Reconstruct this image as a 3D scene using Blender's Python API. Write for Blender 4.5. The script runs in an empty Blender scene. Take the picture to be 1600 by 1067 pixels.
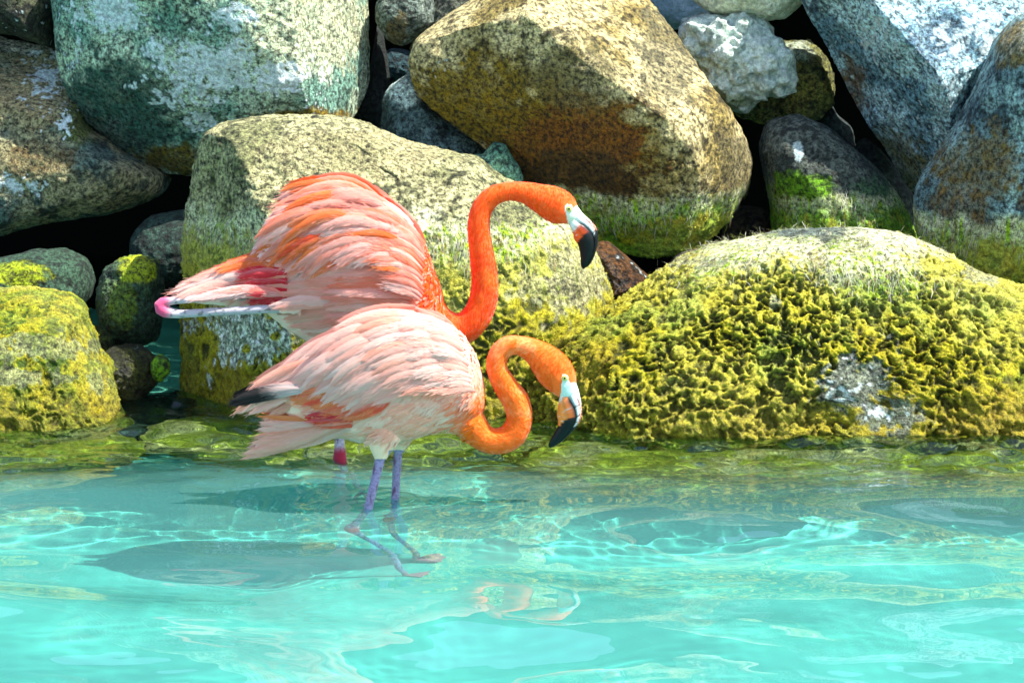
import bpy, math, random
import numpy as np
from mathutils import Vector
from mathutils.bvhtree import BVHTree

sc = bpy.context.scene
R = math.radians
rnd = random.Random(7)

# ------------------------------------------------------------------ camera, world, sun, exposure
CAM_H, PITCH, LENS = 1.7, R(9.5), 100.0
cd = bpy.data.cameras.new('camera')
cam = bpy.data.objects.new('camera', cd)
sc.collection.objects.link(cam)
cd.lens = LENS
cd.sensor_width = 36
cd.clip_end = 500
cam.location = (0, 0, CAM_H)
cam.rotation_euler = (math.pi / 2 - PITCH, 0, 0)
cd.dof.use_dof = True
cd.dof.focus_distance = 7.8
cd.dof.aperture_fstop = 16.0
sc.camera = cam

SUN_DIR = Vector((0.60, -0.14, 1.0)).normalized()
elev = math.asin(SUN_DIR.z)
wd = bpy.data.worlds.new('World')
sc.world = wd
wd.use_nodes = True
wnt = wd.node_tree
bg = wnt.nodes['Background']
sky = wnt.nodes.new('ShaderNodeTexSky')
sky.sky_type = 'NISHITA'
sky.sun_disc = False
sky.sun_elevation = elev
sky.sun_rotation = math.atan2(SUN_DIR.x, SUN_DIR.y)
sky.ozone_density = 1.0
wnt.links.new(sky.outputs[0], bg.inputs[0])
bg.inputs[1].default_value = 0.15
sl = bpy.data.lights.new('sun', 'SUN')
sun = bpy.data.objects.new('sun', sl)
sc.collection.objects.link(sun)
sl.energy = 5.0
sl.angle = R(0.5)
sl.color = (1.0, 0.97, 0.91)
sun.rotation_euler = SUN_DIR.to_track_quat('Z', 'Y').to_euler()
sl.cycles.is_caustics_light = True
sc.view_settings.view_transform = 'Standard'
sc.view_settings.look = 'None'
sc.view_settings.gamma = 1
sc.view_settings.use_curve_mapping = False
sc.view_settings.exposure = 1.3
sc.cycles.use_denoising = True
sc.cycles.max_bounces = 8
sc.cycles.transmission_bounces = 6
sc.cycles.diffuse_bounces = 3
sc.cycles.glossy_bounces = 3
sc.cycles.sample_clamp_indirect = 8

# ------------------------------------------------------------------ mapping between photo measurements and the place
W0, H0 = 1600.0, 1067.0
F = W0 * LENS / 36.0
CP, SP = math.cos(PITCH), math.sin(PITCH)


def at(px, py, Y):
    a = (np.asarray(px, float) - W0 / 2) / F
    b = (H0 / 2 - np.asarray(py, float)) / F
    dy = CP + b * SP
    dz = -SP + b * CP
    t = Y / dy
    return np.stack([a * t, np.broadcast_to(Y, np.shape(t)) + 0 * t, CAM_H + dz * t], -1)


def proj(P):
    x, y, z = P[..., 0], P[..., 1], P[..., 2] - CAM_H
    d = y * CP - z * SP
    return W0 / 2 + F * x / d, H0 / 2 - F * (y * SP + z * CP) / d


def refr(px, py, depth):
    """the real point under water that shows at a measured spot once the surface bends the line"""
    g = at(px, py, 1.0) - np.array([0, 0, CAM_H])
    t = -CAM_H / g[2]
    s = g * t + np.array([0, 0, CAM_H])
    g = g / np.linalg.norm(g)
    h = g[:2] / 1.333
    vz = -math.sqrt(1 - h @ h)
    k = -depth / vz
    return np.array([s[0] + h[0] * k, s[1] + h[1] * k, -depth])


# ------------------------------------------------------------------ noise
_rng = np.random.RandomState(11)
_perm = _rng.permutation(256).astype(np.int32)
_perm = np.concatenate([_perm, _perm, _perm])
_grad = _rng.normal(size=(256, 3)).astype(np.float32)
_grad /= np.linalg.norm(_grad, axis=1)[:, None]


def noise(P):
    P = np.asarray(P, np.float32)
    I = np.floor(P).astype(np.int32)
    f = P - I
    I &= 255
    u = f * f * f * (f * (f * 6 - 15) + 10)
    out = 0
    for dx in (0, 1):
        wx = u[:, 0] if dx else 1 - u[:, 0]
        a = _perm[I[:, 0] + dx]
        for dy in (0, 1):
            wy = wx * (u[:, 1] if dy else 1 - u[:, 1])
            b = _perm[a + I[:, 1] + dy]
            for dz in (0, 1):
                w = wy * (u[:, 2] if dz else 1 - u[:, 2])
                g = _grad[_perm[b + I[:, 2] + dz]]
                out = out + w * (g[:, 0] * (f[:, 0] - dx) + g[:, 1] * (f[:, 1] - dy) + g[:, 2] * (f[:, 2] - dz))
    return out * 1.5


def fbm(P, o=4, gain=.5):
    s, a, t = 0, 1.0, 0
    for k in range(o):
        s = s + a * noise(P * (2.03 ** k) + 17.3 * k)
        t += a
        a *= gain
    return s / t * 1.5


def worley(P):
    P = np.asarray(P, np.float32)
    I = np.floor(P).astype(np.int32)
    f = P - I
    f1 = np.full(len(P), 9., np.float32)
    f2 = f1.copy()
    for dx in (-1, 0, 1):
        for dy in (-1, 0, 1):
            for dz in (-1, 0, 1):
                h = _perm[_perm[_perm[(I[:, 0] + dx) & 255] + ((I[:, 1] + dy) & 255)] + ((I[:, 2] + dz) & 255)]
                g = _grad[h] * .5 + .5
                d = (f[:, 0] - dx - g[:, 0]) ** 2 + (f[:, 1] - dy - g[:, 1]) ** 2 + (f[:, 2] - dz - g[:, 2]) ** 2
                m = d < f1
                f2 = np.where(m, f1, np.minimum(f2, d))
                f1 = np.where(m, d, f1)
    return np.sqrt(f1), np.sqrt(f2)


def ss(x, a, b):
    t = np.clip((x - a) / (b - a), 0, 1)
    return t * t * (3 - 2 * t)


def mix(a, b, t):
    t = np.asarray(t)[..., None] if np.ndim(t) else t
    return np.asarray(a) * (1 - t) + np.asarray(b) * t


def c(r, g, b):
    """display colour 0-255 to linear"""
    v = np.array([r, g, b]) / 255.0
    return np.where(v <= .04045, v / 12.92, ((v + .055) / 1.055) ** 2.4)


# ------------------------------------------------------------------ mesh helpers
def mk(name, V, faces, mat, parent=None, col=None, smooth=True, uv=None, **props):
    V = np.asarray(V, np.float32)
    o3 = np.zeros(3, np.float32)
    if parent is not None:
        q = parent
        while q is not None:
            o3 += np.array(q.location, np.float32)
            q = q.parent
    loc = None
    if parent is None:
        lo, hi = V.min(0), V.max(0)
        loc = np.array([(lo[0] + hi[0]) / 2, (lo[1] + hi[1]) / 2, lo[2]], np.float32)
        o3 = loc
    me = bpy.data.meshes.new(name)
    me.vertices.add(len(V))
    me.vertices.foreach_set('co', (V - o3).ravel())
    if not isinstance(faces, list):
        faces = [faces]
    faces = [np.asarray(f, np.int32) for f in faces if len(f)]
    nl = sum(f.size for f in faces)
    npoly = sum(len(f) for f in faces)
    me.loops.add(nl)
    me.polygons.add(npoly)
    me.loops.foreach_set('vertex_index', np.concatenate([f.ravel() for f in faces]))
    tot = np.concatenate([np.full(len(f), f.shape[1], np.int32) for f in faces])
    me.polygons.foreach_set('loop_start', np.concatenate([[0], np.cumsum(tot)[:-1]]).astype(np.int32))
    me.polygons.foreach_set('loop_total', tot)
    me.polygons.foreach_set('use_smooth', np.full(npoly, smooth))
    me.update(calc_edges=True)
    if mat:
        me.materials.append(mat)
    if col is not None:
        for nm, arr in (col if isinstance(col, dict) else {'Col': col}).items():
            arr = np.asarray(arr, np.float32)
            if arr.ndim == 1:
                arr = np.repeat(arr[:, None], 3, 1)
            a = me.color_attributes.new(nm, 'FLOAT_COLOR', 'POINT')
            a.data.foreach_set('color', np.concatenate([arr, np.ones((len(arr), 1), np.float32)], 1).ravel())
    if uv is not None:
        l = me.uv_layers.new(name='UVMap')
        idx = np.concatenate([f.ravel() for f in faces])
        l.data.foreach_set('uv', np.asarray(uv, np.float32)[idx].ravel())
    o = bpy.data.objects.new(name, me)
    sc.collection.objects.link(o)
    if parent is not None:
        o.parent = parent
    else:
        o.location = loc
    for k, v in props.items():
        o[k] = v
    return o


def normals(V, Q):
    a, b, c_, d = (V[Q[:, i]] for i in range(4))
    n = np.cross(c_ - a, d - b)
    N = np.zeros_like(V)
    for i in range(4):
        for k in range(3):
            N[:, k] += np.bincount(Q[:, i], n[:, k], len(V))
    return N / (np.linalg.norm(N, axis=1)[:, None] + 1e-12)


def spline(P, n):
    P = np.asarray(P, float)
    m = len(P)
    d = np.concatenate([[0], np.cumsum(np.linalg.norm(np.diff(P[:, :3], axis=0), axis=1))])
    Pp = np.vstack([2 * P[0] - P[1], P, 2 * P[-1] - P[-2]])
    out = []
    for s in np.linspace(0, d[-1], n):
        i = min(max(np.searchsorted(d, s, 'right') - 1, 0), m - 2)
        t = (s - d[i]) / max(d[i + 1] - d[i], 1e-9)
        p0, p1, p2, p3 = Pp[i], Pp[i + 1], Pp[i + 2], Pp[i + 3]
        out.append(.5 * (2 * p1 + (-p0 + p2) * t + (2 * p0 - 5 * p1 + 4 * p2 - p3) * t * t + (-p0 + 3 * p1 - 3 * p2 + p3) * t ** 3))
    return np.array(out)


_cs = {}


def cubesphere(n):
    if n in _cs:
        return _cs[n]
    g = np.arange(n + 1)
    U, Vv = np.meshgrid(g, g, indexing='ij')
    U, Vv = U.ravel(), Vv.ravel()
    pts, quads, off = [], [], 0
    i, j = np.meshgrid(np.arange(n), np.arange(n), indexing='ij')
    i, j = i.ravel(), j.ravel()
    q0 = np.stack([i * (n + 1) + j, (i + 1) * (n + 1) + j, (i + 1) * (n + 1) + j + 1, i * (n + 1) + j + 1], 1)
    for ax in range(3):
        for s in (0, n):
            p = np.zeros((len(U), 3), np.int64)
            p[:, ax] = s
            p[:, (ax + 1) % 3] = U
            p[:, (ax + 2) % 3] = Vv
            pts.append(p)
            quads.append((q0 if s else q0[:, ::-1]) + off)
            off += len(p)
    P = np.concatenate(pts)
    key = (P[:, 0] * (n + 1) + P[:, 1]) * (n + 1) + P[:, 2]
    _, first, inv = np.unique(key, return_index=True, return_inverse=True)
    inv = inv.ravel()
    P = P[first] / n * 2.0 - 1
    P = np.tan(P * math.pi / 4)
    P /= np.linalg.norm(P, axis=1)[:, None]
    _cs[n] = (P, inv[np.concatenate(quads)])
    return _cs[n]


# ------------------------------------------------------------------ materials
def new_mat(name):
    m = bpy.data.materials.new(name)
    m.use_nodes = True
    return m, m.node_tree, m.node_tree.nodes['Principled BSDF']


def nd(nt, t, **kw):
    n = nt.nodes.new(t)
    for k, v in kw.items():
        if k in n.inputs:
            n.inputs[k].default_value = v
        else:
            setattr(n, k, v)
    return n


def rock_material():
    m, nt, b = new_mat('weathered_rock')
    L = nt.links.new
    geo = nd(nt, 'ShaderNodeNewGeometry')
    at_ = nd(nt, 'ShaderNodeAttribute', attribute_name='Col')
    ms = nd(nt, 'ShaderNodeAttribute', attribute_name='Mask')   # r = moss, g = wet
    sep = nd(nt, 'ShaderNodeSeparateColor')
    L(ms.outputs['Color'], sep.inputs[0])
    n1 = nd(nt, 'ShaderNodeTexNoise', Scale=70.0, Detail=6.0, Roughness=.75)
    n2 = nd(nt, 'ShaderNodeTexNoise', Scale=210.0, Detail=3.0, Roughness=.7)
    n3 = nd(nt, 'ShaderNodeTexNoise', Scale=22.0, Detail=5.0, Roughness=.7)
    for n in (n1, n2, n3):
        L(geo.outputs['Position'], n.inputs['Vector'])
    r1 = nd(nt, 'ShaderNodeMapRange')
    r1.inputs[1].default_value = .40
    r1.inputs[2].default_value = .58
    r1.inputs[3].default_value = .14
    r1.inputs[4].default_value = 1.65
    L(n1.outputs[0], r1.inputs[0])
    r2 = nd(nt, 'ShaderNodeMapRange')
    r2.inputs[1].default_value = .34
    r2.inputs[2].default_value = .66
    r2.inputs[3].default_value = .55
    r2.inputs[4].default_value = 1.3
    L(n2.outputs[0], r2.inputs[0])
    mu = nd(nt, 'ShaderNodeMath', operation='MULTIPLY')
    L(r1.outputs[0], mu.inputs[0])
    L(r2.outputs[0], mu.inputs[1])
    # moss varies less
    mx = nd(nt, 'ShaderNodeMix')
    mx.inputs[3].default_value = 1.0
    L(mu.outputs[0], mx.inputs[2])
    fac = nd(nt, 'ShaderNodeMath', operation='MULTIPLY')
    fac.inputs[1].default_value = .45
    L(sep.outputs[0], fac.inputs[0])
    fb = nd(nt, 'ShaderNodeMath', operation='MULTIPLY_ADD', use_clamp=True)
    fb.inputs[1].default_value = .75
    L(sep.outputs[2], fb.inputs[0])
    L(fac.outputs[0], fb.inputs[2])
    L(fb.outputs[0], mx.inputs[0])
    vm = nd(nt, 'ShaderNodeVectorMath', operation='SCALE')
    L(at_.outputs['Color'], vm.inputs[0])
    L(mx.outputs[0], vm.inputs[3])
    L(vm.outputs[0], b.inputs['Base Color'])
    rr = nd(nt, 'ShaderNodeMapRange')
    rr.inputs[3].default_value = .85
    rr.inputs[4].default_value = .28
    L(sep.outputs[1], rr.inputs[0])
    L(rr.outputs[0], b.inputs['Roughness'])
    b.inputs['Specular IOR Level'].default_value = .4
    add = nd(nt, 'ShaderNodeMath', operation='ADD')
    L(n1.outputs[0], add.inputs[0])
    s3 = nd(nt, 'ShaderNodeMath', operation='MULTIPLY')
    s3.inputs[1].default_value = 2.0
    L(n3.outputs[0], s3.inputs[0])
    L(s3.outputs[0], add.inputs[1])
    add2 = nd(nt, 'ShaderNodeMath', operation='MULTIPLY_ADD')
    add2.inputs[1].default_value = .4
    L(n2.outputs[0], add2.inputs[0])
    L(add.outputs[0], add2.inputs[2])
    bp = nd(nt, 'ShaderNodeBump')
    bp.inputs['Strength'].default_value = 1.0
    bp.inputs['Distance'].default_value = .014
    L(add2.outputs[0], bp.inputs['Height'])
    L(bp.outputs[0], b.inputs['Normal'])
    return m


def attr_mat(name, rough=.8, trans=0.0, bump=None, sheen=0.0, spec=.3):
    m, nt, b = new_mat(name)
    L = nt.links.new
    a = nd(nt, 'ShaderNodeAttribute', attribute_name='Col')
    L(a.outputs['Color'], b.inputs['Base Color'])
    b.inputs['Roughness'].default_value = rough
    b.inputs['Specular IOR Level'].default_value = spec
    if sheen:
        b.inputs['Sheen Weight'].default_value = sheen
    if bump:
        sca, dist, stretch = bump
        geo = nd(nt, 'ShaderNodeNewGeometry')
        mp = nd(nt, 'ShaderNodeMapping')
        mp.inputs['Scale'].default_value = stretch
        n = nd(nt, 'ShaderNodeTexNoise', Scale=sca, Detail=4.0, Roughness=.7)
        L(geo.outputs['Position'], mp.inputs[0])
        L(mp.outputs[0], n.inputs['Vector'])
        bp = nd(nt, 'ShaderNodeBump')
        bp.inputs['Distance'].default_value = dist
        L(n.outputs[0], bp.inputs['Height'])
        L(bp.outputs[0], b.inputs['Normal'])
        # faint colour grain
        mr = nd(nt, 'ShaderNodeMapRange')
        mr.inputs[1].default_value = .3
        mr.inputs[2].default_value = .7
        mr.inputs[3].default_value = .86
        mr.inputs[4].default_value = 1.1
        L(n.outputs[0], mr.inputs[0])
        vm = nd(nt, 'ShaderNodeVectorMath', operation='SCALE')
        L(a.outputs['Color'], vm.inputs[0])
        L(mr.outputs[0], vm.inputs[3])
        L(vm.outputs[0], b.inputs['Base Color'])
    if trans:
        tr = nd(nt, 'ShaderNodeBsdfTranslucent')
        L(a.outputs['Color'], tr.inputs[0])
        ms = nd(nt, 'ShaderNodeMixShader')
        ms.inputs[0].default_value = trans
        L(b.outputs[0], ms.inputs[1])
        L(tr.outputs[0], ms.inputs[2])
        L(ms.outputs[0], nt.nodes['Material Output'].inputs['Surface'])
    return m


def feather_material():
    m, nt, b = new_mat('feather_vane')
    L = nt.links.new
    a = nd(nt, 'ShaderNodeAttribute', attribute_name='Col')
    uv = nd(nt, 'ShaderNodeUVMap', uv_map='UVMap')
    sep = nd(nt, 'ShaderNodeSeparateXYZ')
    L(uv.outputs[0], sep.inputs[0])
    ab = nd(nt, 'ShaderNodeMath', operation='ABSOLUTE')
    L(sep.outputs[0], ab.inputs[0])
    m1 = nd(nt, 'ShaderNodeMath', operation='MULTIPLY_ADD')
    m1.inputs[1].default_value = -.35
    L(ab.outputs[0], m1.inputs[0])
    L(sep.outputs[1], m1.inputs[2])
    m2 = nd(nt, 'ShaderNodeMath', operation='MULTIPLY')
    m2.inputs[1].default_value = 42.0
    L(m1.outputs[0], m2.inputs[0])
    cb = nd(nt, 'ShaderNodeCombineXYZ')
    L(m2.outputs[0], cb.inputs[0])
    geo = nd(nt, 'ShaderNodeNewGeometry')
    n = nd(nt, 'ShaderNodeTexNoise', Scale=1.0, Detail=3.0, Roughness=.8)
    L(cb.outputs[0], n.inputs['Vector'])
    n2 = nd(nt, 'ShaderNodeTexNoise', Scale=45.0, Detail=3.0, Roughness=.7)
    L(geo.outputs['Position'], n2.inputs['Vector'])
    mr = nd(nt, 'ShaderNodeMapRange')
    mr.inputs[1].default_value = .3
    mr.inputs[2].default_value = .7
    mr.inputs[3].default_value = .84
    mr.inputs[4].default_value = 1.08
    L(n.outputs[0], mr.inputs[0])
    vm = nd(nt, 'ShaderNodeVectorMath', operation='SCALE')
    L(a.outputs['Color'], vm.inputs[0])
    L(mr.outputs[0], vm.inputs[3])
    L(vm.outputs[0], b.inputs['Base Color'])
    ad = nd(nt, 'ShaderNodeMath', operation='ADD')
    L(n.outputs[0], ad.inputs[0])
    L(n2.outputs[0], ad.inputs[1])
    bp = nd(nt, 'ShaderNodeBump')
    bp.inputs['Distance'].default_value = .0025
    L(ad.outputs[0], bp.inputs['Height'])
    L(bp.outputs[0], b.inputs['Normal'])
    b.inputs['Roughness'].default_value = .55
    b.inputs['Specular IOR Level'].default_value = .25
    tr = nd(nt, 'ShaderNodeBsdfTranslucent')
    L(vm.outputs[0], tr.inputs[0])
    ms = nd(nt, 'ShaderNodeMixShader')
    ms.inputs[0].default_value = .3
    L(b.outputs[0], ms.inputs[1])
    L(tr.outputs[0], ms.inputs[2])
    L(ms.outputs[0], nt.nodes['Material Output'].inputs['Surface'])
    return m


def water_material():
    m, nt, b = new_mat('clear_turquoise_water')
    L = nt.links.new
    a = nd(nt, 'ShaderNodeAttribute', attribute_name='Col')
    L(a.outputs['Color'], b.inputs['Base Color'])
    t = nd(nt, 'ShaderNodeAttribute', attribute_name='Mask')   # a little suspended silt
    L(t.outputs['Fac'], b.inputs['Transmission Weight'])
    b.inputs['Roughness'].default_value = 0
    b.inputs['IOR'].default_value = 1.33
    return m


def sand_material():
    m, nt, b = new_mat('pale_lagoon_sand')
    L = nt.links.new
    geo = nd(nt, 'ShaderNodeNewGeometry')
    n = nd(nt, 'ShaderNodeTexNoise', Scale=1.6, Detail=5.0, Roughness=.6)
    L(geo.outputs['Position'], n.inputs['Vector'])
    r = nd(nt, 'ShaderNodeValToRGB')
    r.color_ramp.elements[0].position = .35
    r.color_ramp.elements[0].color = (.072, .29, .245, 1)
    r.color_ramp.elements[1].position = .65
    r.color_ramp.elements[1].color = (.095, .34, .29, 1)
    L(n.outputs[0], r.inputs[0])
    L(r.outputs[0], b.inputs['Base Color'])
    b.inputs['Roughness'].default_value = .9
    return m


M_ROCK = rock_material()
M_BANK, _nt, _b = new_mat('gap_shade_black')  # near-black base colour paints the shade of the gaps
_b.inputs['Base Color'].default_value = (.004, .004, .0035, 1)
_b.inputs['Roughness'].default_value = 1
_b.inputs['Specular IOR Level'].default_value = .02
M_ALGAE = attr_mat('algae_strands', .6, .3)
M_TUFT = attr_mat('moss_tufts', .7, .25)
M_FEATHER = feather_material()
M_PLUME = attr_mat('soft_plumage', .7, .25, spec=.2)
M_BODY = attr_mat('plumage_body', .75, 0, (260, .0012, (1, 1, 1)), .25)
M_BILL = attr_mat('glossy_bill', .38, 0, (120, .0005, (1, 1, 1)), spec=.25)
M_EYE = attr_mat('eye_wet', .12, 0, spec=.6)
M_WATER = water_material()
M_SAND = sand_material()


# ------------------------------------------------------------------ setting: bed, water, bank
def axis(dense_lo, dense_hi, step, lo, hi):
    mid = np.arange(dense_lo, dense_hi + step / 2, step)
    out, s, v = [], step, dense_hi
    while v < hi:
        s *= 1.25
        v = min(v + s, hi)
        out.append(v)
    left, s, v = [], step, dense_lo
    while v > lo:
        s *= 1.25
        v = max(v - s, lo)
        left.append(v)
    return np.concatenate([left[::-1], mid, out])


def grid(xs, ys):
    X, Y = np.meshgrid(xs, ys)
    n = len(xs)
    i, j = np.meshgrid(np.arange(len(ys) - 1), np.arange(n - 1), indexing='ij')
    i, j = i.ravel(), j.ravel()
    q = np.stack([i * n + j, i * n + j + 1, (i + 1) * n + j + 1, (i + 1) * n + j], 1)
    return X.ravel(), Y.ravel(), q


X, Y, Q = grid(axis(-3, 3, .04, -120, 120), axis(4, 10.5, .04, -120, 60))
P = np.stack([X, Y, 0 * X], 1)
Z = -.70 + .42 * ss(Y, 7.75, 8.7) - .3 * ss(Y, 9.0, 10.0) + .02 * noise(P * 1.7) + .006 * noise(P * 7) + .002 * noise(P * 24)
P[:, 2] = Z
mk('seabed', P, Q, M_SAND, kind='structure')
bpy.data.objects['seabed'].cycles.is_caustics_receiver = True

RINGS = []   # filled with the places where legs enter the water


def water_height(X, Y):
    rg = np.random.RandomState(5)
    Z = np.zeros_like(X)
    P = np.stack([X, Y, 0 * X], 1)
    wx = X + .10 * noise(P * 1.1)
    wy = Y + .10 * noise(P * 1.1 + 9)
    for k in range(34):
        lam = rg.uniform(.32, 1.3)
        a = math.pi / 2 + rg.normal(0, .75)
        kk = 2 * math.pi / lam
        Z += .00125 * lam / .5 * np.sin(kk * (wx * math.cos(a) + wy * math.sin(a)) + rg.uniform(0, 7))
    near = ss(Y, 7.55, 8.4) * 1.35 + .05        # short chop against the rocks
    S = np.zeros_like(X)
    for k in range(26):
        lam = rg.uniform(.05, .20)
        a = math.pi / 2 + rg.normal(0, .7)
        kk = 2 * math.pi / lam
        S += lam / .1 * .00085 * np.sin(kk * (wx * math.cos(a) + wy * math.sin(a)) + rg.uniform(0, 7))
    Z += S * near * (.6 + .8 * ss(noise(P * 2.3 + 4), -.3, .4))
    for (rx, ry, amp) in RINGS:
        d = np.hypot(X - rx, Y - ry)
        Z += amp * np.sin(d * 2 * math.pi / .045) * np.exp(-((d - .05) / .10) ** 2) * ss(d, .0, .02)
    return Z


# ------------------------------------------------------------------ boulders
MOSS_Y, MOSS_G, MOSS_SHADE = c(176, 164, 12), c(128, 144, 18), c(46, 54, 8)
FRINGE, FRINGE_G = c(206, 206, 170), c(150, 176, 66)
TIDE = .585


def boulder(name, label, outline, Y, T, n=60, seed=1, center=None, e=.85, lean=0.0, cuts=(), rough=.035,
            cols=((120, 125, 110), (80, 85, 75), (60, 55, 40)), lichen=(), lich_col=(200, 215, 210), lich_all=0.0, stains_and_shade=(),
            moss=1.0, tide=0.0, pits=0.0, dark=1.0, fine=.004, tufts=0, fringe=0, bare=(), clumps=(), backT=None, group=None, wetall=0.0, calm=0.0, knob=0.0, pale=.6, green=0.0):
    D, Q = cubesphere(n)
    f = np.array([0, -1., 0])
    D = D + .62 * f
    D /= np.linalg.norm(D, axis=1)[:, None]
    O = at([p[0] for p in outline], [p[1] for p in outline], Y)[:, [0, 2]]
    if center is None:
        cx, cy = np.mean([p[0] for p in outline]), np.mean([p[1] for p in outline])
    else:
        cx, cy = center
    C = at(cx, cy, Y)[[0, 2]]
    m = len(O)
    seg = 16
    k = np.arange(m * seg)
    i0, t = k // seg, (k % seg) / seg
    p0, p1, p2, p3 = O[(i0 - 1) % m], O[i0], O[(i0 + 1) % m], O[(i0 + 2) % m]
    t = t[:, None]
    DO = .5 * ((2 * p1) + (-p0 + p2) * t + (2 * p0 - 5 * p1 + 4 * p2 - p3) * t * t + (-p0 + 3 * p1 - 3 * p2 + p3) * t ** 3)
    DO = .5 * DO + .5 * (p1 * (1 - t) + p2 * t)
    ang = np.arctan2(DO[:, 1] - C[1], DO[:, 0] - C[0])
    rad = np.hypot(DO[:, 1] - C[1], DO[:, 0] - C[0])
    o = np.argsort(ang)
    ang, rad = ang[o], rad[o]
    th = np.arctan2(D[:, 2], D[:, 0])
    r = np.interp(th, np.concatenate([ang - 2 * math.pi, ang, ang + 2 * math.pi]), np.tile(rad, 3))
    s = np.hypot(D[:, 0], D[:, 2])
    sp = s ** e
    cy_ = np.sign(-D[:, 1]) * np.abs(D[:, 1]) ** e
    Tb = backT or T * .9
    y = np.where(cy_ > 0, -T * cy_, -Tb * cy_)
    size = rad.mean()
    V = np.stack([C[0] + np.cos(th) * r * sp, Y + y, C[1] + np.sin(th) * r * sp], 1)
    V[:, 1] += lean * (V[:, 2] - C[1])
    ctr = np.array([C[0], Y, C[1]])
    for (nx, ny, nz, dd, soft) in cuts:
        nn = np.array([nx, ny, nz], float)
        nn /= np.linalg.norm(nn)
        ex = (V - ctr) @ nn - dd * size
        V -= np.where(ex > 0, ex * (1 - soft), 0)[:, None] * nn
    N = normals(V, Q)
    s3 = seed * 7.31
    # the edge is kept where the rock's outline runs; the face gets the relief
    face = ss(np.abs(N[:, 1]), .0, .5) * .75 + .25
    low = fbm(V * (1.1 / size) + s3, 4)
    mid = fbm(V * 7 + s3, 4, .6)
    ridge = 1 - np.abs(fbm(V * (1.9 / size) + s3 + 40, 3)) * 2.2
    V = V + N * (size * rough * (1.6 * low + .5 * ridge - .3) * face + .010 * mid * face)[:, None]
    if knob:
        k1, k2 = worley(V * (2.6 / size) + s3)
        k3, k4 = worley(V * (6.5 / size) + s3)
        V = V + N * (size * knob * (.6 - k1 + .3 * (.5 - k3)) * face)[:, None]
    N = normals(V, Q)
    px, py = proj(V)
    z = V[:, 2]
    n1, n2 = fbm(V * 4 + s3, 3), fbm(V * 14 + s3, 4, .6)
    n3, n4 = noise(V * 45 + s3), noise(V * 110 + s3)
    c1, c2, c3 = (c(*q) for q in cols[:3])
    col = mix(c1, c2, ss(n1 + .4 * n2, -.25, .35))
    col = mix(col, c3, ss(n2 + .5 * n3, .05, .45) * .8)
    speck = ss(n3 + .7 * n4, .12, .5)
    col = col * (1 - .6 * (1 - calm) * speck)[:, None]
    for (bx, by, rx, ry, rgb, amt) in stains_and_shade:  # surface stains, plus shade painted on the brown boulder
        w = np.exp(-((px - bx) / rx) ** 2 - ((py - by) / ry) ** 2)
        col = mix(col, c(*rgb) * (1 + .5 * n3[:, None] + .4 * n2[:, None]), np.clip(amt * ss(w + .35 * n2 + .1 * n3, .30, .62), 0, 1))
    lm = np.zeros(len(V))
    for (bx, by, rx, ry, amt) in lichen:  # lichen patches, also painted glint specks
        w = np.exp(-((px - bx) / rx) ** 2 - ((py - by) / ry) ** 2)
        lm = np.maximum(lm, w * amt)
    L = ss(lm + .5 * n2 + .35 * n3 + .2 * n4 + .35 * lich_all, .40, .45) * (lm + lich_all > .05)
    col = mix(col, c(*lich_col) * (.92 + .2 * n4[:, None]), L * .95)
    # tide zones
    crk = np.abs(fbm(V * (1.5 / size) * np.array([1, 1, 1.4]) + s3 + 90, 4, .6))
    crk = (1 - ss(crk, .0, .016)) * ss(fbm(V * (1.2 / size) + s3 + 55, 2), .0, .2) * (1 - calm)
    col = col * (1 - .6 * crk)[:, None]
    zt = z - tide + .05 * n1 + .035 * n2
    wet = ss(-zt, -.25, .05) * .6 + wetall
    mossm = np.zeros(len(V))
    if moss > 0:
        rockcol = col.copy()
        fr = ss(zt, TIDE + .03, TIDE - .02) * moss
        streak = noise(np.stack([V[:, 0] * 75, V[:, 1] * 75, V[:, 2] * 9], 1) + s3)
        fc = mix(FRINGE, FRINGE_G, ss(streak + n1 * .8, .05, .65))
        fc = mix(fc, c(110, 170, 40), green * ss(-zt, -TIDE, -TIDE + .09) * .9)
        fc = mix(fc, c(126, 104, 62), ss(n2 + .5 * streak, .25, .6) * .7)
        col = mix(col, fc, fr)
        mossm = ss(zt + .05 * streak + .03 * n1, TIDE - .05, TIDE - .11) * moss
        for (bx, by, rx, ry, amt) in bare:
            w = np.exp(-((px - bx) / rx) ** 2 - ((py - by) / ry) ** 2)
            bm_ = amt * ss(w * (w > .02) + .55 * n2 + .45 * n3, .40, .52) * (w > .04)
            col = mix(col, rockcol * (.55 + 1.2 * ss(n4 + .6 * n3, -.2, .5))[:, None], bm_)
            mossm = mossm * (1 - bm_)
            wet = np.maximum(wet, bm_ * .8)
        for (bx, by, rx, ry, amt) in clumps:
            w = np.exp(-((px - bx) / rx) ** 2 - ((py - by) / ry) ** 2)
            mossm = np.maximum(mossm, amt * ss(w + .3 * n2, .40, .55))
    mc = mix(MOSS_Y, MOSS_G, ss(n1 + .5 * n2, -.05, .6))
    mc = mix(mc, c(196, 190, 60), ss(n2 + n3 * .4, .15, .5) * .6)
    disp = fine * fbm(V * 28 + s3, 3, .7) - .006 * crk
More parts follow.
